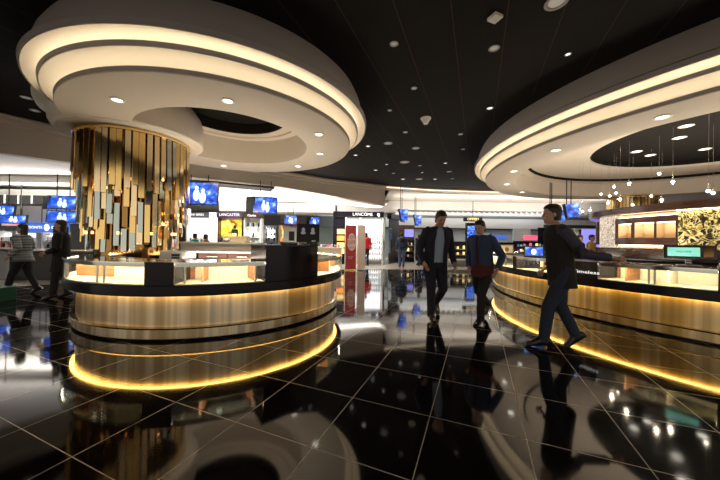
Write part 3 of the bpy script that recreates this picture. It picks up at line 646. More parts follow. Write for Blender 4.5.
for i, (a, b, lab, cols) in enumerate(((264, 277, 'far silver shelf bay right of the brown header bay', [m_silver, m_white, m_blackm]), (279, 291, 'far peach lit shelf bay above the tall black counter block', [m_cream, m_orange, m_white]), (293, 305, 'far shelf bay with red header behind the till screen', [m_red, m_cream, m_bluelit]))):
    yy = 20; shelf_unit(X(a, yy), X(b, yy), yy, lab, i == 2, (2.3, 2.5), m_red, (m_whitelit if i == 0 else m_yellow, [(-.25, .25)]), (1.4, 2.1), (2.0, 1.6, 1.2, .8), prod=(4, 'small box on ' + lab, 'boxes in far bay %s' % ('silver', 'peach', 'red')[i], (.12, .3), cols))
o = MB().box((X(320, 20), 20.2, 1.2), (2.6, .08, 2.0)).build('pale_screen_wall', m_paleblue); tag(o, 'pale teal partition panel left of the perfume shop', 'partition')
t = thing('wall_picture', 'white wall panel with dark framed picture left of till screen', 'picture', (X(291, 19), 19, 0))
MB().box((0, 0, 1.05), (1.0, .1, 2.1)).build('panel', m_white, t, False); MB().box((.05, -.06, 1.55), (.36, .02, .62)).build('dark_picture', m_blackm, t, False)
t = thing('low_display_table', 'low white display table with pink and white goods, left of shop', 'table', (-2.0, 14.0, 0))
MB().box((0, 0, .93), (2.3, .6, .05)).build('top', m_white, t, False); MB().box((0, .02, .45), (2.2, .5, .9)).build('body', m_cream, t, False)
products(-3.0, -.95, 13.95, .957, 12, 'small pink or white item on the low white display table', 'goods on low display table', (.06, .16), [m_pink, m_white, m_redlit, m_silver])

# perfume shop in the centre
t = thing('perfume_shop', 'black and white perfume shop front with lit mirrors in the centre', 'shop', (0, 15.6, 0))
MB().box((-.1, 0, 2.72), (2.75, .25, .30)).build('header', m_band, t, False)
text('lettering', 'LANCÔME', .23, m_letter, t, (.12, -.14, 2.72)); MB().sph((.98, -.13, 2.72), .08, 8, 4, (1, .2, 1)).sph((1.0, -.13, 2.63), .03, 8, 4, (1, .2, 1.6)).build('rose_mark', m_letter, t)
MB().box((2.0, 1.25, 2.72), (1.55, .25, .30), R(62)).build('side_header', m_band, t, False)
text('lettering', 'LANCÔME', .2, m_letter, t, (1.80, 1.15, 2.72), (PI / 2, 0, R(62)))
MB().box((-1.15, 1.0, 1.28), (.65, 2.0, 2.56)).build('dark_bay', m_band, t, False)
for k, (mm, z) in enumerate(((m_yellow, 1.78), (m_orange, 1.42), (m_yellow, 1.05), (m_yellow, .72))):
    MB().box((-1.05, -.02, z), (.40, .06, .27)).build('lit_shelf', mm, t, False)
MB().box((.25, .55, 1.28), (2.05, .08, 2.56)).build('back_wall', m_white, t, False)
for x in (-.78, -.02, .04, 1.22): MB().box((x, .2, 1.28), (.07, .6, 2.56)).build('upright', m_white, t, False)
MB().box((-.42, .3, 2.05), (.52, .05, .85)).build('lit_mirror', m_whitelit, t, False)
MB().box((.64, .1, 2.02), (.98, .05, .86)).build('lit_mirror', m_whitelit, t, False)
for z in (1.42, 1.15, .86, .56, .28):
    MB().box((.64, .2, z), (1.08, .5, .03)).build('shelf', m_white, t, False)
    MB().box((.64, .42, z + .12), (1.06, .02, .18)).build('shelf_glow', m_whitelit, t, False)
MB().box((1.32, .2, 1.28), (.10, .12, 2.56)).build('corner_post', m_silver, t, False)
MB().box((2.0, 1.35, 1.28), (1.5, .06, 2.56), R(62)).build('side_wall', m_blackm, t, False)
MB().box((1.72, .8, 1.35), (.5, .04, 1.4), R(62)).build('side_mirror', m_silver, t, False)
for z in (1.42, 1.15, .86, .56, .28):
    products(.14, 1.14, 15.72, z + .017, 8, 'small white or blue box on the lit shelves of perfume shop', 'boxes in the perfume shop', (.08, .16), [m_white, m_paleblue, m_bluelit, m_silver])

# leaning security totems with the offer
t = thing('offer_sign', 'tall red sign reading 10% OFF in front of the perfume shop', 'sign', (-.40, 12.56, .004), R(-3))
MB().rbox((0, 0, .98), (.47, .10, 1.96), .01).build('board', m_red, t); MB().box((0, 0, .02), (.5, .24, .04)).build('foot', m_silver, t, False)
MB().sph((.04, -.05, 1.22), .20, 24, 8, (1, .05, 1.9)).build('oval', m_pink, t)
text('lettering', '10%\nOFF', .23, m_red, t, (.04, -.066, 1.32)); text('lettering', 'SALE', .10, m_red, t, (.05, -.066, .98)); text('lettering', 'duty free\noffers', .07, m_pink, t, (0, -.055, .55))
t = thing('offer_sign', 'pale pink sign board standing right beside the red offer sign', 'sign', (.07, 12.55, .004), R(4))
MB().rbox((0, 0, .98), (.34, .10, 1.98), .01).build('board', m_pink, t); MB().box((0, 0, .02), (.38, .24, .04)).build('foot', m_silver, t, False)

# centre right back wall: shop fronts
def bay(px0, px1, yy, z0, z1, m, name, label, cat='shop panel', dep=.12):
    o = MB().box(((X(px0, yy) + X(px1, yy)) / 2, yy, (z0 + z1) / 2), (X(px1, yy) - X(px0, yy), dep, z1 - z0)).build(name, m, smooth=False); return tag(o, label, cat)
t = thing('poster_wall', 'dark poster wall with glowing violet screen behind the backpacker', 'poster', (X(405, 21), 21, 0))
MB().box((0, 0, 1.25), (1.35, .12, 2.5)).build('board', m_darkwood, t, False); MB().box((.28, -.07, 1.92), (.66, .03, .55)).build('violet_screen', m_violetlit, t, False)
t = thing('blue_totem', 'blue lit totem under the hanging black sign', 'totem', (X(470, 19), 19, 0))
MB().box((0, 0, 1.3), (.55, .3, 2.6)).build('body', m_band, t, False); MB().box((0, -.16, 1.75), (.48, .02, 1.3)).build('display', m_screen, t, False)
t = thing('hanging_sign', 'black hanging sign with pale letters above the blue totem', 'sign', (X(470, 18), 17.6, 2.72))
MB().box((0, 0, 0), (1.15, .1, .26)).build('board', m_band, t, False); text('lettering', 'OFFERS', .22, m_yellow, t, (0, -.06, 0)); MB().cyl((0, 0, .13), .02, .98, 8).build('hanger', m_blackm, t)
cols = [m_blackm, m_bronze, m_midwood, m_yellow, m_bluelit, m_white, m_silver, m_redlit]
def rack(x0, x1, y, h, label, prods, n, zs, cols, body=m_band):
    t = thing('display_rack', label, 'display rack', ((x0 + x1) / 2, y, 0)); w = x1 - x0
    MB().box((0, .22, h / 2), (w, .04, h)).build('back_panel', body, t, False)
    for sx in (-1, 1): MB().box((sx * (w / 2 - .02), 0, h / 2), (.04, .4, h)).build('side_panel', body, t, False)
    for z in zs: MB().box((0, 0, z - .015), (w - .09, .38, .03)).build('shelf', m_silver, t, False)
    MB().box((0, 0, h + .02), (w, .48, .04)).build('top', body, t, False)
    for z in zs: products(x0 + .07, x1 - .07, y - .06, z, n, 'small item on the ' + label, prods, (.1, .22), cols)
rack(X(396, 18), X(414, 18), 18, 1.35, 'dark display rack behind the backpacker', 'goods on rack behind backpacker', 5, (.35, .7, 1.05), cols)
rack(X(416, 19.5), X(430, 19.5), 19.5, 1.5, 'blue filled display rack left of the man in navy suit', 'goods on rack left of the suit', 4, (.35, .7, 1.05), [m_bluelit, m_white, m_blackm])
rack(X(452, 17.2), X(478, 17.2), 17.2, 1.3, 'dark display rack of warm coloured bottles below the totem', 'goods on rack below the totem', 8, (.55, .9), [m_yellow, m_bronze, m_midwood, m_blackm])
rack(X(515, 18.5), X(545, 18.5), 18.5, 1.4, 'wide dark display rack behind the right counter', 'goods on rack behind right counter', 9, (.4, .75, 1.1), cols)
rack(X(478, 19.2), X(512, 19.2), 19.2, 1.3, 'dark display rack between the walking pair and right counter', 'goods on rack between pair and counter', 8, (.4, .8), cols)
t = thing('white_bench_shelf', 'long low pale bench display on the far pale floor', 'display bench', (X(468, 15.3), 15.3, .004))
MB().box((0, 0, .36), (2.3, .5, .06)).build('top', m_white, t, False); MB().box((0, .05, .16), (2.2, .4, .32)).build('body', m_grey, t, False); MB().box((0, .05, .6), (2.2, .3, .05)).build('upper_shelf', m_midwood, t, False)
for sx in (-1, 1): MB().box((sx * 1.0, .05, .48), (.05, .2, .2)).build('bracket', m_silver, t, False)
bay(513, 530, 20.6, 0, 2.35, m_paleblue, 'teal_column', 'pale teal glass panel behind the right counter', 'panel')
bay(524, 537, 20.2, 1.55, 1.85, m_redlit, 'red_sign', 'glowing red sign strip behind the right counter', 'sign')
bay(480, 491, 23.92, 1.4, 2.1, m_silver, 'grey_wall_panel', 'pale grey panel on the far wall behind blue jacket man', 'panel')
bay(492, 506, 23.92, 1.65, 1.95, m_bluelit, 'lit_wall_panel', 'small blue lit panel on far wall behind blue jacket man', 'panel')
bay(538, 556, 19.8, 0, 2.4, m_band, 'black_shop_front', 'black shop front behind the man in black', 'shop front')
bay(582, 600, 19, 0, 2.3, m_violetlit, 'lilac_screen', 'lilac lit wall panel behind the two shop assistants', 'panel')
bay(574, 578, 18.5, 0, 2.5, m_white, 'white_post', 'narrow white post left of the lilac panel', 'post')
bay(544, 598, 18.2, 2.30, 2.50, m_blackm, 'black_beam', 'long thin black beam above the lilac panel', 'beam')
for a, b in ((440, 452), (380, 395)): pass
struct(MB().box((X(500, 23.7), 23.75, 2.42), (19, .3, .1)).build('trim_8', m_blackm, smooth=False))
struct(MB().box((X(500, 23.7), 23.85, 2.9), (19, .2, .8)).build('trim_9', m_white, smooth=False))
t = thing('chrome_rail', 'slim chrome queue post beside the pale bench', 'post', (X(448, 14.8), 14.8, .004))
MB().cyl((0, 0, 0), .16, .03, 20).build('base', m_chrome, t); MB().cyl((0, 0, .03), .03, 1.05, 12).build('pole', m_chrome, t); MB().sph((0, 0, 1.1), .05, 10, 6).build('cap', m_chrome, t)

# far left: desk, blue signs, shelves
t = thing('service_desk', 'wooden service desk with two pale drawer fronts at far left', 'desk', (-8.95, 8.6, .004), R(6))
MB().box((0, 0, .46), (2.0, .8, .72)).build('body', m_blackm, t, False); MB().box((0, 0, .84), (2.1, .9, .04)).build('top', m_midwood, t, False); MB().box((0, .03, .05), (1.9, .7, .1)).build('plinth', m_blackm, t, False)
for z in (.28, .60): MB().box((.52, -.41, z), (.86, .03, .27)).build('drawer', m_midwood, t, False)
t = thing('service_desk', 'low dark desk cut by the left edge behind the woman in grey', 'desk', (-11.1, 8.6, .004), R(6))
MB().box((0, 0, .42), (1.6, .8, .8)).build('body', m_grey, t, False); MB().box((0, 0, .85), (1.7, .9, .05)).build('top', m_blackm, t, False)
YL = 12.2
for px0, px1, txt, lab in ((19, 44, 'SAMSONITE', 'blue lit shop sign with white letters, left one'), (45.5, 68, 'DELSEY', 'blue lit shop sign with white letters, right one by pillar')):
    t = thing('blue_sign', lab, 'sign', ((X(px0, YL) + X(px1, YL)) / 2, YL, 1.65)); w = X(px1, YL) - X(px0, YL)
    MB().box((0, 0, 0), (w, .15, .40)).build('board', m_bluelit, t, False); text('lettering', txt, .16, m_letter, t, (.12, -.08, 0))
    MB().sph((-w / 2 + .14, -.09, 0), .12, 10, 6, (1, .1, 1.2)).build('white_mark', m_letter, t)
    for sx in (-1, 1): MB().cyl((sx * w * .4, 0, .2), .015, .92, 8).build('hanger', m_blackm, t)
t = thing('red_sign', 'small red lettered sign under the far left screen', 'sign', (X(12, 11.5), 11.5, 1.78))
MB().box((0, 0, 0), (.8, .05, .2)).build('board', m_white, t, False); text('lettering', 'SPECIAL', .17, m_redlit, t, (0, -.03, 0)); MB().cyl((0, 0, .1), .012, .85, 8).build('hanger', m_blackm, t)
for i, (a, b, mm, lab) in enumerate(((0, 18, m_white, 'white goods shelf at the far left edge'), (20, 42, m_paleblue, 'pale goods shelf under the left blue sign'), (46, 66, m_cream, 'goods shelf with red boxes under the right blue sign'))):
    shelf_unit(X(a, 13), X(b, 13), 13, lab, 0, (1.5, 1.6), m_white, (m_whitelit, [(-.4, .4)]), (1.1, 1.4), (1.05, .75, .45), back=mm, prod=(6, 'small box on the ' + lab, 'boxes on far left shelf %s' % ('one', 'two', 'three')[i], (.1, .22), [m_red, m_white, m_paleblue, m_blackm, m_pink]))
t = thing('black_rack', 'black wire rack of goods beside the standing woman', 'display rack', (X(57, 9.6), 9.6, .004))
MB().box((0, .12, .8), (.5, .03, 1.6)).build('back', m_blackm, t, False)
for z in (.9, 1.12, 1.34): MB().box((0, 0, z), (.5, .24, .02)).build('shelf', m_blackm, t, False)
o = MB().rbox((0, 0, .14), (.42, .34, .28), .01).build('green_crate', m_green); o.location = (-6.98, 5.5, 0); tag(o, 'dark green crate on the floor at the left edge', 'crate')

# ------------------------------------------------------------------ people
def skin_mesh(verts, edges, radii, sub=1):
    me = bpy.data.meshes.new('tmp'); me.from_pydata(verts, edges, []); o = bpy.data.objects.new('tmp', me); C.objects.link(o)
    mo = o.modifiers.new('s', 'SKIN'); mo.use_smooth_shade = True
    for i, r in enumerate(radii): me.skin_vertices[0].data[i].radius = r if isinstance(r, tuple) else (r, r)
    me.skin_vertices[0].data[0].use_root = True
    su = o.modifiers.new('u', 'SUBSURF'); su.levels = sub; su.render_levels = sub
    bpy.context.view_layer.update()
    r = bpy.data.meshes.new_from_object(o.evaluated_get(bpy.context.evaluated_depsgraph_get()))
    vs = [v.co.copy() for v in r.vertices]; fs = [tuple(p.vertices) for p in r.polygons]
    bpy.data.objects.remove(o); bpy.data.meshes.remove(me); bpy.data.meshes.remove(r); return vs, fs
def V(*a): return Vector(a)
def person(loc, rz, height, label, P, K, group=None):
    """P: joint positions in metres for a 1.75 m figure facing -Y.  K: clothing."""
    t = thing('person', label, 'person', loc, rz, group); s = height / 1.75; t.scale = (s, s, s)
    pel = P.get('pelvis', V(0, 0, .95)); ch = P.get('chest', V(0, 0, 1.36)); nk = P.get('neck', V(0, .0, 1.50)); hd = P.get('head', V(0, -.02, 1.64))
    hipL, hipR = pel + V(.09, 0, -.03), pel + V(-.09, 0, -.03); shL, shR = ch + V(.175, 0, .06), ch + V(-.175, 0, .06)
    kL, kR, aL, aR = P['kL'], P['kR'], P['aL'], P['aR']; eL, eR, wL, wR = P['eL'], P['eR'], P['wL'], P['wR']
    tL = aL + P.get('tL', V(0, -.16, -.05)); tR = aR + P.get('tR', V(0, -.16, -.05))
    mid = pel.lerp(ch, .5)
    vs = [pel, mid, ch, nk, nk.lerp(hd, .5), hipL, kL, aL, tL, hipR, kR, aR, tR, shL, eL, wL, shR, eR, wR]
    ed = [(0, 1), (1, 2), (2, 3), (3, 4), (0, 5), (5, 6), (6, 7), (7, 8), (0, 9), (9, 10), (10, 11), (11, 12), (2, 13), (13, 14), (14, 15), (2, 16), (16, 17), (17, 18)]
    rad = [(.13, .10), (.12, .09), (.14, .10), .055, .05, .085, .055, .034, .018, .085, .055, .034, .018, .05, .04, .028, .05, .04, .028]
    bv, bf = skin_mesh(vs, ed, rad); mb = MB().add(bv, bf)
    for e, w, sg in ((eL, wL, 1), (eR, wR, -1)):                       # hands: palm, four fingers and thumb
        d = (w - e).normalized(); side = d.cross(V(1, 0, 0)); side = side.normalized() if side.length > .2 else V(0, 1, 0); nrm = d.cross(side).normalized()
        pv = [w - d * .01, w + d * .05, w + d * .085]; hv, hf = skin_mesh(pv, [(0, 1), (1, 2)], [(.026, .02), (.04, .018), (.038, .016)]); mb.add(hv, hf)
        for k in range(4):
            b = w + d * .075 + side * (.030 - .020 * k); L = (.058, .068, .064, .05)[k]; c1 = b + d * L * .5 + nrm * .006 * sg; c2 = c1 + d * L * .38 + nrm * .018 * sg
            mb.tube([b, c1, c2, c2 + d * .008 + nrm * .010 * sg], [.0095, .009, .008, .005], 6)
        b = w + d * .03 + side * .028; mb.tube([b, b + d * .03 + side * .022, b + d * .058 + side * .024 + nrm * .01 * sg], [.012, .010, .007], 6)
    # head with face
    yaw = K.get('yaw', 0); nod = K.get('nod', 0); HM = Matrix.Translation(hd) @ Matrix.Rotation(yaw, 4, 'Z') @ Matrix.Rotation(nod, 4, 'X')
    rings = []
    for z, rx, ry, oy in ((-.125, .028, .030, -.045), (-.11, .045, .050, -.035), (-.08, .058, .070, -.018), (-.04, .068, .082, -.008), (0, .074, .092, 0), (.04, .077, .096, .002), (.075, .070, .086, .006), (.10, .050, .064, .008), (.115, .022, .030, .008)):
        rings.append([HM @ V(rx * math.cos(2 * PI * k / 16), oy + ry * math.sin(2 * PI * k / 16), z) for k in range(16)])
    mb.loft(rings)
    mb.loft([[HM @ V(*q) for q in r] for r in ([(-.008, -.088, .02), (.008, -.088, .02), (.006, -.08, .02), (-.006, -.08, .02)], [(-.014, -.112, -.028), (.014, -.112, -.028), (.016, -.08, -.03), (-.016, -.08, -.03)], [(-.010, -.095, -.038), (.010, -.095, -.038), (.012, -.08, -.04), (-.012, -.08, -.04)])])
    for sg in (-1, 1):
        ear = MB().sph((sg * .076, .008, -.01), .03, 10, 6, (.35, .7, 1)); mb.add([HM @ V(*q) for q in ear.v], ear.f)
    body = mb.build('body', K.get('skin', m_skin), t)
    for sg in (-1, 1):
        e = MB().sph((sg * .028, -.086, .005), .011, 8, 6, (1, .5, .7)); MB().add([HM @ V(*q) for q in e.v], e.f).build('eye', m_eye, body)
    mo = MB().box((0, -.086, -.066), (.042, .010, .008)); MB().add([HM @ V(*q) for q in mo.v], mo.f).build('mouth', mat('lip', (.25, .08, .07), .5), body)
    # hair
    hb = MB(); rings = []; long = K.get('hair_len', 0)
    for z, rx, ry, oy, cut in ((-.08 - long, .070, .050, .040, 0), (-.02, .083, .080, .022, 0), (.035, .086, .100, .010, 1), (.075, .081, .099, .004, 1), (.105, .064, .080, .004, 1), (.127, .034, .045, .006, 1)):
        rr = []
        for k in range(16):
            a = 2 * PI * k / 16; yy = oy + ry * math.sin(a); 
            yy = max(yy, (.0, -.052)[cut] if z < .05 else -1)
            rr.append(HM @ V(rx * math.cos(a), yy, z))
        rings.append(rr)
    hb.loft(rings).build('hair', K.get('hair', m_hair), t)
    # clothes
    def tubec(name, pts, rad, m): 
        q = []; r = []
        for i in range(len(pts) - 1):
            for f in (0, .33, .66): q.append(Vector(pts[i]).lerp(Vector(pts[i + 1]), f)); r.append(rad[i] + (rad[i + 1] - rad[i]) * f)
        q.append(Vector(pts[-1])); r.append(rad[-1]); return MB().tube(q, r, 12).build(name, m, t)
    tr = K['trousers']
    leg = MB()
    def legring(pts, rad):
        q = []; r = []
        for i in range(len(pts) - 1):
            for f in (0, .33, .66): q.append(Vector(pts[i]).lerp(Vector(pts[i + 1]), f)); r.append(rad[i] + (rad[i + 1] - rad[i]) * f)
        q.append(Vector(pts[-1])); r.append(rad[-1]); leg.tube(q, r, 14)
    legring([hipL + V(0, 0, .08), hipL + V(0, 0, -.08), kL, aL + V(0, 0, -.015)], [.10, .105, .072, .060]); legring([hipR + V(0, 0, .08), hipR + V(0, 0, -.08), kR, aR + V(0, 0, -.015)], [.10, .105, .072, .060])
    leg.loft([[pel + V(rx * math.cos(2 * PI * k / 18), ry * math.sin(2 * PI * k / 18), z) for k in range(18)] for z, rx, ry in ((-.10, .15, .11), (-.02, .178, .125), (.08, .168, .12), (.14, .158, .115))])
    leg.build('trousers', tr, t)
    for a, to in ((aL, tL), (aR, tR)):
        d = (to - a); d0 = Vector((d.x, d.y, 0)).normalized() if Vector((d.x, d.y, 0)).length > .03 else V(0, -1, 0); up = V(0, 0, 1)
        dd = d.normalized(); sd = d0.cross(up)
        nrm2 = sd.cross(dd).normalized()
        if nrm2.z < 0: nrm2 = -nrm2
        rr = []
        base = a - nrm2 * .05
        for f, w, h in ((-.085, .034, .07), (-.05, .048, .125), (.03, .050, .125), (.09, .052, .09), (.17, .050, .06), (.21, .030, .04)):
            c0 = base + dd * f
            rr.append([c0 + sd * w * math.cos(q) + nrm2 * (h / 2 * math.sin(q) + h / 2 - .01) for q in [2 * PI * k / 12 for k in range(12)]])
        MB().loft(rr).build('shoe', K.get('shoe', m_shoe), t)
    lean = ch - pel
    def torso(name, z0, grow, m, gap=0, top=.13, flare=0):
        rings = []; N = 28
        for f, rx, ry in ((0, .175 + flare, .125 + flare * .7), (.25, .168 + flare * .5, .122), (.5, .165, .120), (.75, .188, .128), (.92, .200, .125), (1.0, .185, .11), (1.06, .12, .085), (1.10, .075, .065)):
            zf = z0 + (ch.z + top - z0) * f / 1.10
            cc = pel + lean * ((zf - pel.z) / max(lean.z, .1)) if abs(lean.z) > .1 else pel
            g0 = gap * (1.0 if f < .9 else .7)
            rings.append([V(cc.x, cc.y, zf) + V((rx + grow) * math.sin(q), -(ry + grow) * math.cos(q), 0) for q in [g0 + (2 * PI - 2 * g0) * k / N for k in range(N + (1 if gap else 0))]])
        if gap:
            mb2 = MB(); inner = [[p + (Vector((sum(x.x for x in r) / len(r), sum(x.y for x in r) / len(r), p.z)) - p) * .07 for p in r] for r in rings]
            n1 = len(rings[0]); full = [r + i[::-1] for r, i in zip(rings, inner)]; mb2.loft(full); return mb2.build(name, m, t)
        return MB().loft(rings).build(name, m, t)
    if 'shirt' in K: torso('shirt', pel.z - .02, .0, K['shirt'])
    torso(K.get('topname', 'jacket'), pel.z + K.get('hem', -.16), .022, K['top'], K.get('gap', 0), .135, K.get('flare', .0))
    slv = K.get('sleeve', K['top'])
    for a_, e_, w_ in ((shL, eL, wL), (shR, eR, wR)):
        inn = a_ + (ch - a_) * .25 + V(0, 0, .02)
        tubec('sleeve', [inn, a_, e_, w_ - (w_ - e_).normalized() * .02], [.075, .078, .060, .046], slv)
    if 'lower' in K: MB().loft([[pel + V(rx * math.cos(2 * PI * k / 20), ry * math.sin(2 * PI * k / 20), z) for k in range(20)] for z, rx, ry in ((-.17, .20, .155), (-.05, .20, .155), (.06, .195, .15))]).build('knit_hem', K['lower'], t)
    return t
# man in navy suit, walking towards the camera
person((1.23, 4.64, 0), R(6), 1.76, 'man in dark navy suit and pale blue shirt walking, head bowed', dict(
    chest=V(.01, -.04, 1.37), neck=V(.01, -.06, 1.51), head=V(.03, -.12, 1.63), aR=V(-.07, -.02, .085), kR=V(-.08, -.03, .50), aL=V(.16, .42, .20), kL=V(.13, .0, .50), tL=V(.02, -.10, -.13),
    eR=V(-.27, .02, 1.14), wR=V(-.24, -.16, .93), eL=V(.28, .06, 1.14), wL=V(.27, -.10, .92)), dict(
    top=m_navy, shirt=m_shirt, gap=.42, trousers=m_navy, nod=R(24), skin=m_skin, hem=-.20))
# man in blue jacket over maroon
person((1.98, 4.62, 0), R(-52), 1.62, 'person in blue jacket over maroon knit striding by right counter', dict(
    chest=V(.0, -.05, 1.37), neck=V(0, -.08, 1.50), head=V(.02, -.13, 1.63), aL=V(.10, -.22, .085), kL=V(.10, -.20, .50), aR=V(-.10, .40, .24), kR=V(-.09, .04, .50), tR=V(-.01, -.10, -.13),
    eL=V(.30, .10, 1.14), wL=V(.30, -.08, .93), eR=V(-.27, .02, 1.15), wR=V(-.20, -.10, .93)), dict(
    top=m_bluejacket, shirt=m_maroon, gap=.12, lower=m_maroon, trousers=m_blacktex, nod=R(18), skin=m_skin2, hem=-.02))
# man in black beside the right counter
person((2.46, 3.50, 0), R(-108), 1.74, 'man in black jacket and dark jeans striding past the right counter', dict(
    chest=V(.0, -.04, 1.37), neck=V(0, -.06, 1.50), head=V(0, -.10, 1.64), aL=V(.08, -.20, .09), kL=V(.09, -.15, .52), aR=V(-.08, .20, .14), kR=V(-.09, .03, .50), tR=V(0, -.12, -.10), tL=V(0, -.16, -.03),
    eL=V(.22, .16, 1.16), wL=V(.22, .42, 1.12), eR=V(-.23, .06, 1.14), wR=V(-.22, -.10, .96)), dict(
    top=m_blacktex, trousers=m_jeans, hem=-.20, flare=.0, skin=m_skin2, hair=m_hair, sleeve=m_purple))
# two women at the left
person((-7.35, 6.25, 0), R(-75), 1.52, 'woman in striped grey knit and black trousers walking at far left', dict(
    chest=V(.0, -.02, 1.36), aL=V(.08, -.26, .10), kL=V(.09, -.14, .52), aR=V(-.08, .26, .12), kR=V(-.09, .06, .50), tR=V(0, -.14, -.08), tL=V(0, -.16, -.03),
    eL=V(.26, .10, 1.14), wL=V(.26, -.08, .96), eR=V(-.26, .0, 1.14), wR=V(-.22, -.20, 1.0)), dict(
    top=m_greytop, trousers=m_blacktex, hair=m_blackhair, hair_len=.08, hem=-.12, topname='jumper', skin=m_skin2, flare=.05))
person((-6.15, 5.9, 0), R(-60), 1.60, 'woman in long black coat standing left of the left counter', dict(
    aL=V(.09, -.10, .085), kL=V(.09, -.06, .50), aR=V(-.09, .10, .085), kR=V(-.09, .04, .50), eL=V(.26, .02, 1.14), wL=V(.22, -.18, 1.02), eR=V(-.26, .02, 1.14), wR=V(-.20, -.22, 1.06)), dict(
    top=m_blacktex, trousers=m_blacktex, hem=-.34, flare=.04, hair=m_hair, hair_len=.08, topname='coat', skin=m_skin2))
stand = dict(aL=V(.09, -.02, .085), kL=V(.09, -.02, .50), aR=V(-.09, .05, .085), kR=V(-.09, .02, .50), eL=V(.25, .02, 1.14), wL=V(.24, -.10, .90), eR=V(-.25, .02, 1.14), wR=V(-.24, -.10, .90))
person((.33, 15.0, .004), R(170), 1.72, 'shop worker in red jacket and black trousers by perfume shop', stand, dict(top=m_redjacket, trousers=m_blacktex, hair=m_blackhair, hair_len=.05, hem=-.05))
walk = dict(stand, aL=V(.09, -.2, .10), kL=V(.09, -.14, .50), aR=V(-.09, .18, .10), kR=V(-.09, .0, .50))
t = person((2.05, 14.0, .004), R(172), 1.72, 'backpacker in blue jeans standing on the far pale floor', stand, dict(top=m_bluejacket, trousers=mat('blue_jeans', (.06, .11, .22), .8), hair=m_hair, hem=-.08))
bk = thing('backpack', 'dark backpack on the shoulders of the far jeans wearer', 'backpack', (2.03, 13.74, .004)); MB().rbox((0, 0, 1.22), (.30, .18, .46), .05).build('bag', m_navy, bk); MB().rbox((0, -.10, 1.12), (.22, .06, .2), .02).build('pocket', m_bluejacket, bk)
person((3.15, 15.2, .004), R(120), 1.66, 'distant person in dark blue walking left of the suited man', walk, dict(top=m_navy, trousers=m_jeans, hair=m_blackhair, hem=-.1))
person((7.05, 9.2, 0), R(20), 1.56, 'shop assistant in black shirt with folded arms behind the right counter', dict(stand, wL=V(.05, -.20, 1.14), wR=V(-.05, -.22, 1.18)), dict(top=m_blacktex, trousers=m_blacktex, hair=m_blackhair, hem=-.1, skin=m_skin2))
person((8.0, 9.9, 0), R(35), 1.60, 'shop assistant in mustard top partly behind the kiosk edge', stand, dict(top=m_yellowshirt, trousers=m_blacktex, hair=m_blackhair, hem=-.1, skin=m_skin2))
person((-10.2, 7.55, .004), R(-80), 1.50, 'person in dark jacket cut by the left edge of view', stand, dict(top=m_blacktex, trousers=m_blacktex, hair=m_blackhair, hem=-.1))
person((-5.95, 10.3, .004), R(150), 1.45, 'shopper in teal top seen above the left counter', stand, dict(top=m_tealcloth, trousers=m_blacktex, hair=m_blackhair, hem=-.1))
person((-5.35, 9.9, .004), R(160), 1.42, 'shopper in brown top seen above the left counter', stand, dict(top=m_brownwood, trousers=m_blacktex, hair=m_hair, hem=-.1))

# ------------------------------------------------------------------ lights
def area(loc, rot, sx, sy, power, col=(1, .95, .88)):
    l = bpy.data.lights.new('area', 'AREA'); l.shape = 'RECTANGLE'; l.size = sx; l.size_y = sy; l.energy = power; l.color = col
    o = bpy.data.objects.new('ceiling_fill', l); o.location = loc; o.rotation_euler = rot; C.objects.link(o); return o  # unseen fill lamp added to brighten the far ceilings and soffit
UP = (PI, 0, 0)
area((-4.5, 13.0, 2.3), UP, 6, 1.2, 150); area((-11, 9.8, 2.2), UP, 5, .8, 190); area((-.2, 15.0, 3.0), UP, 3, .5, 40)
area((8, 16.0, 2.9), UP, 12, .8, 150); area((8, 17.2, 3.0), (R(120), 0, 0), 12, .5, 30); area((9, 20.5, 2.7), UP, 14, .8, 110)
area((6, 22.5, 2.75), UP, 18, .8, 90, COOL); area((-5, 14.6, 2.75), UP, 6, .5, 80)
for xs, y, z, p in (((-7.6, -6.0, -4.4, -2.8), 13.9, 3.2, 75), ((-13, -11.4, -9.8, -8.2), 10.6, 3.0, 70), ((-.9, .6), 14.9, 2.98, 60), ((2.5, 5, 7.5, 10, 12.5), 16.6, 3.8, 70), ((2.5, 5.5, 8.5, 11.5), 21.0, 3.4, 90)):
    for x in xs: spot(x, y, z, p, R(140), (1, .95, .88), .6, .09)  # rows of fill spots added without fittings to light the shops

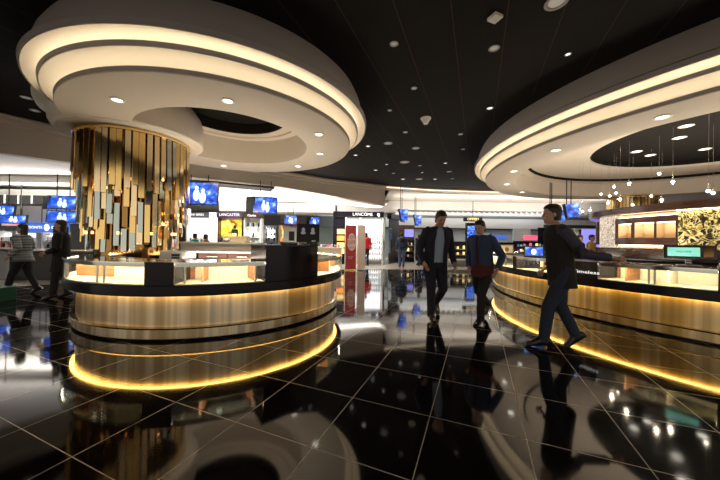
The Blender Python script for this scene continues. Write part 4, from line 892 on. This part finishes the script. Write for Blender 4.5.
for x, y, z, p, r_ in ((-3.54, 7.36, 3.12, 55, 42), (-4.6, 7.6, 3.9, 60, 40), (-.18, 9.07, 3.95, 70, 48), (.56, 10.0, 3.95, 60, 45)):
    spot(x, y, z, p, R(80), WARM).rotation_euler = (R(r_), 0, 0)  # extra tilted spots added to brighten the white counter and offer signs
def disc(loc, size, power, col):
    l = bpy.data.lights.new('added_uplight', 'AREA'); l.shape = 'DISK'; l.size = size; l.energy = power; l.color = col
    o = bpy.data.objects.new('added_uplight', l); o.location = loc; o.rotation_euler = UP; C.objects.link(o)  # unseen disc added in counter wells and kiosk roof to brighten canopy undersides
disc((CA[0] + .25, CA[1] + .1, .93), 2.2, 64, (1, .86, .68))
disc((CB[0], CB[1], 2.2), 4.4, 105, (1, .84, .66)); disc((5.3, 6.0, .95), 1.2, 32, (1, .86, .68)); disc((5.6, 8.6, .95), 1.2, 30, (1, .86, .68)); disc((6.0, 3.4, .95), 1.0, 30, (1, .86, .68))
w = bpy.data.worlds.new('hall'); scene.world = w; w.use_nodes = True; nt = w.node_tree; bg = nt.nodes['Background']
tc = nt.nodes.new('ShaderNodeTexCoord'); sp = nt.nodes.new('ShaderNodeSeparateXYZ'); nt.links.new(tc.outputs['Generated'], sp.inputs[0])
r = ramp(nt, M(nt, 'ADD', M(nt, 'MULTIPLY', sp.outputs[2], .5), .5), [(.28, (.22, .17, .12)), (.45, (.62, .50, .38)), (.51, (1, .88, .72)), (.62, (.80, .66, .50)), (.80, (.25, .21, .17))])
nt.links.new(r.outputs[0], bg.inputs[0]); bg.inputs[1].default_value = .75

# ------------------------------------------------------------------ camera
cam = bpy.data.cameras.new('camera'); cam.sensor_width = 36; cam.lens = FPX / 720 * 36; cam.clip_end = 100
co = bpy.data.objects.new('camera', cam); C.objects.link(co); co.location = (0, 0, H)
co.matrix_world = Matrix.Translation((0, 0, H)) @ Matrix.Rotation(PI / 2 + math.atan(1.44 / FPX), 4, 'X') @ Matrix.Rotation(.0149, 4, 'Z')
scene.camera = co
scene.view_settings.view_transform = 'Standard'; scene.view_settings.look = 'None'; scene.view_settings.gamma = 1; scene.view_settings.exposure = .4
scene.view_settings.use_curve_mapping = False
try:
    scene.cycles.max_bounces = 7; scene.cycles.glossy_bounces = 5; scene.cycles.transparent_max_bounces = 12; scene.cycles.diffuse_bounces = 3; scene.cycles.sample_clamp_indirect = 6; scene.cycles.use_denoising = True
except Exception: pass
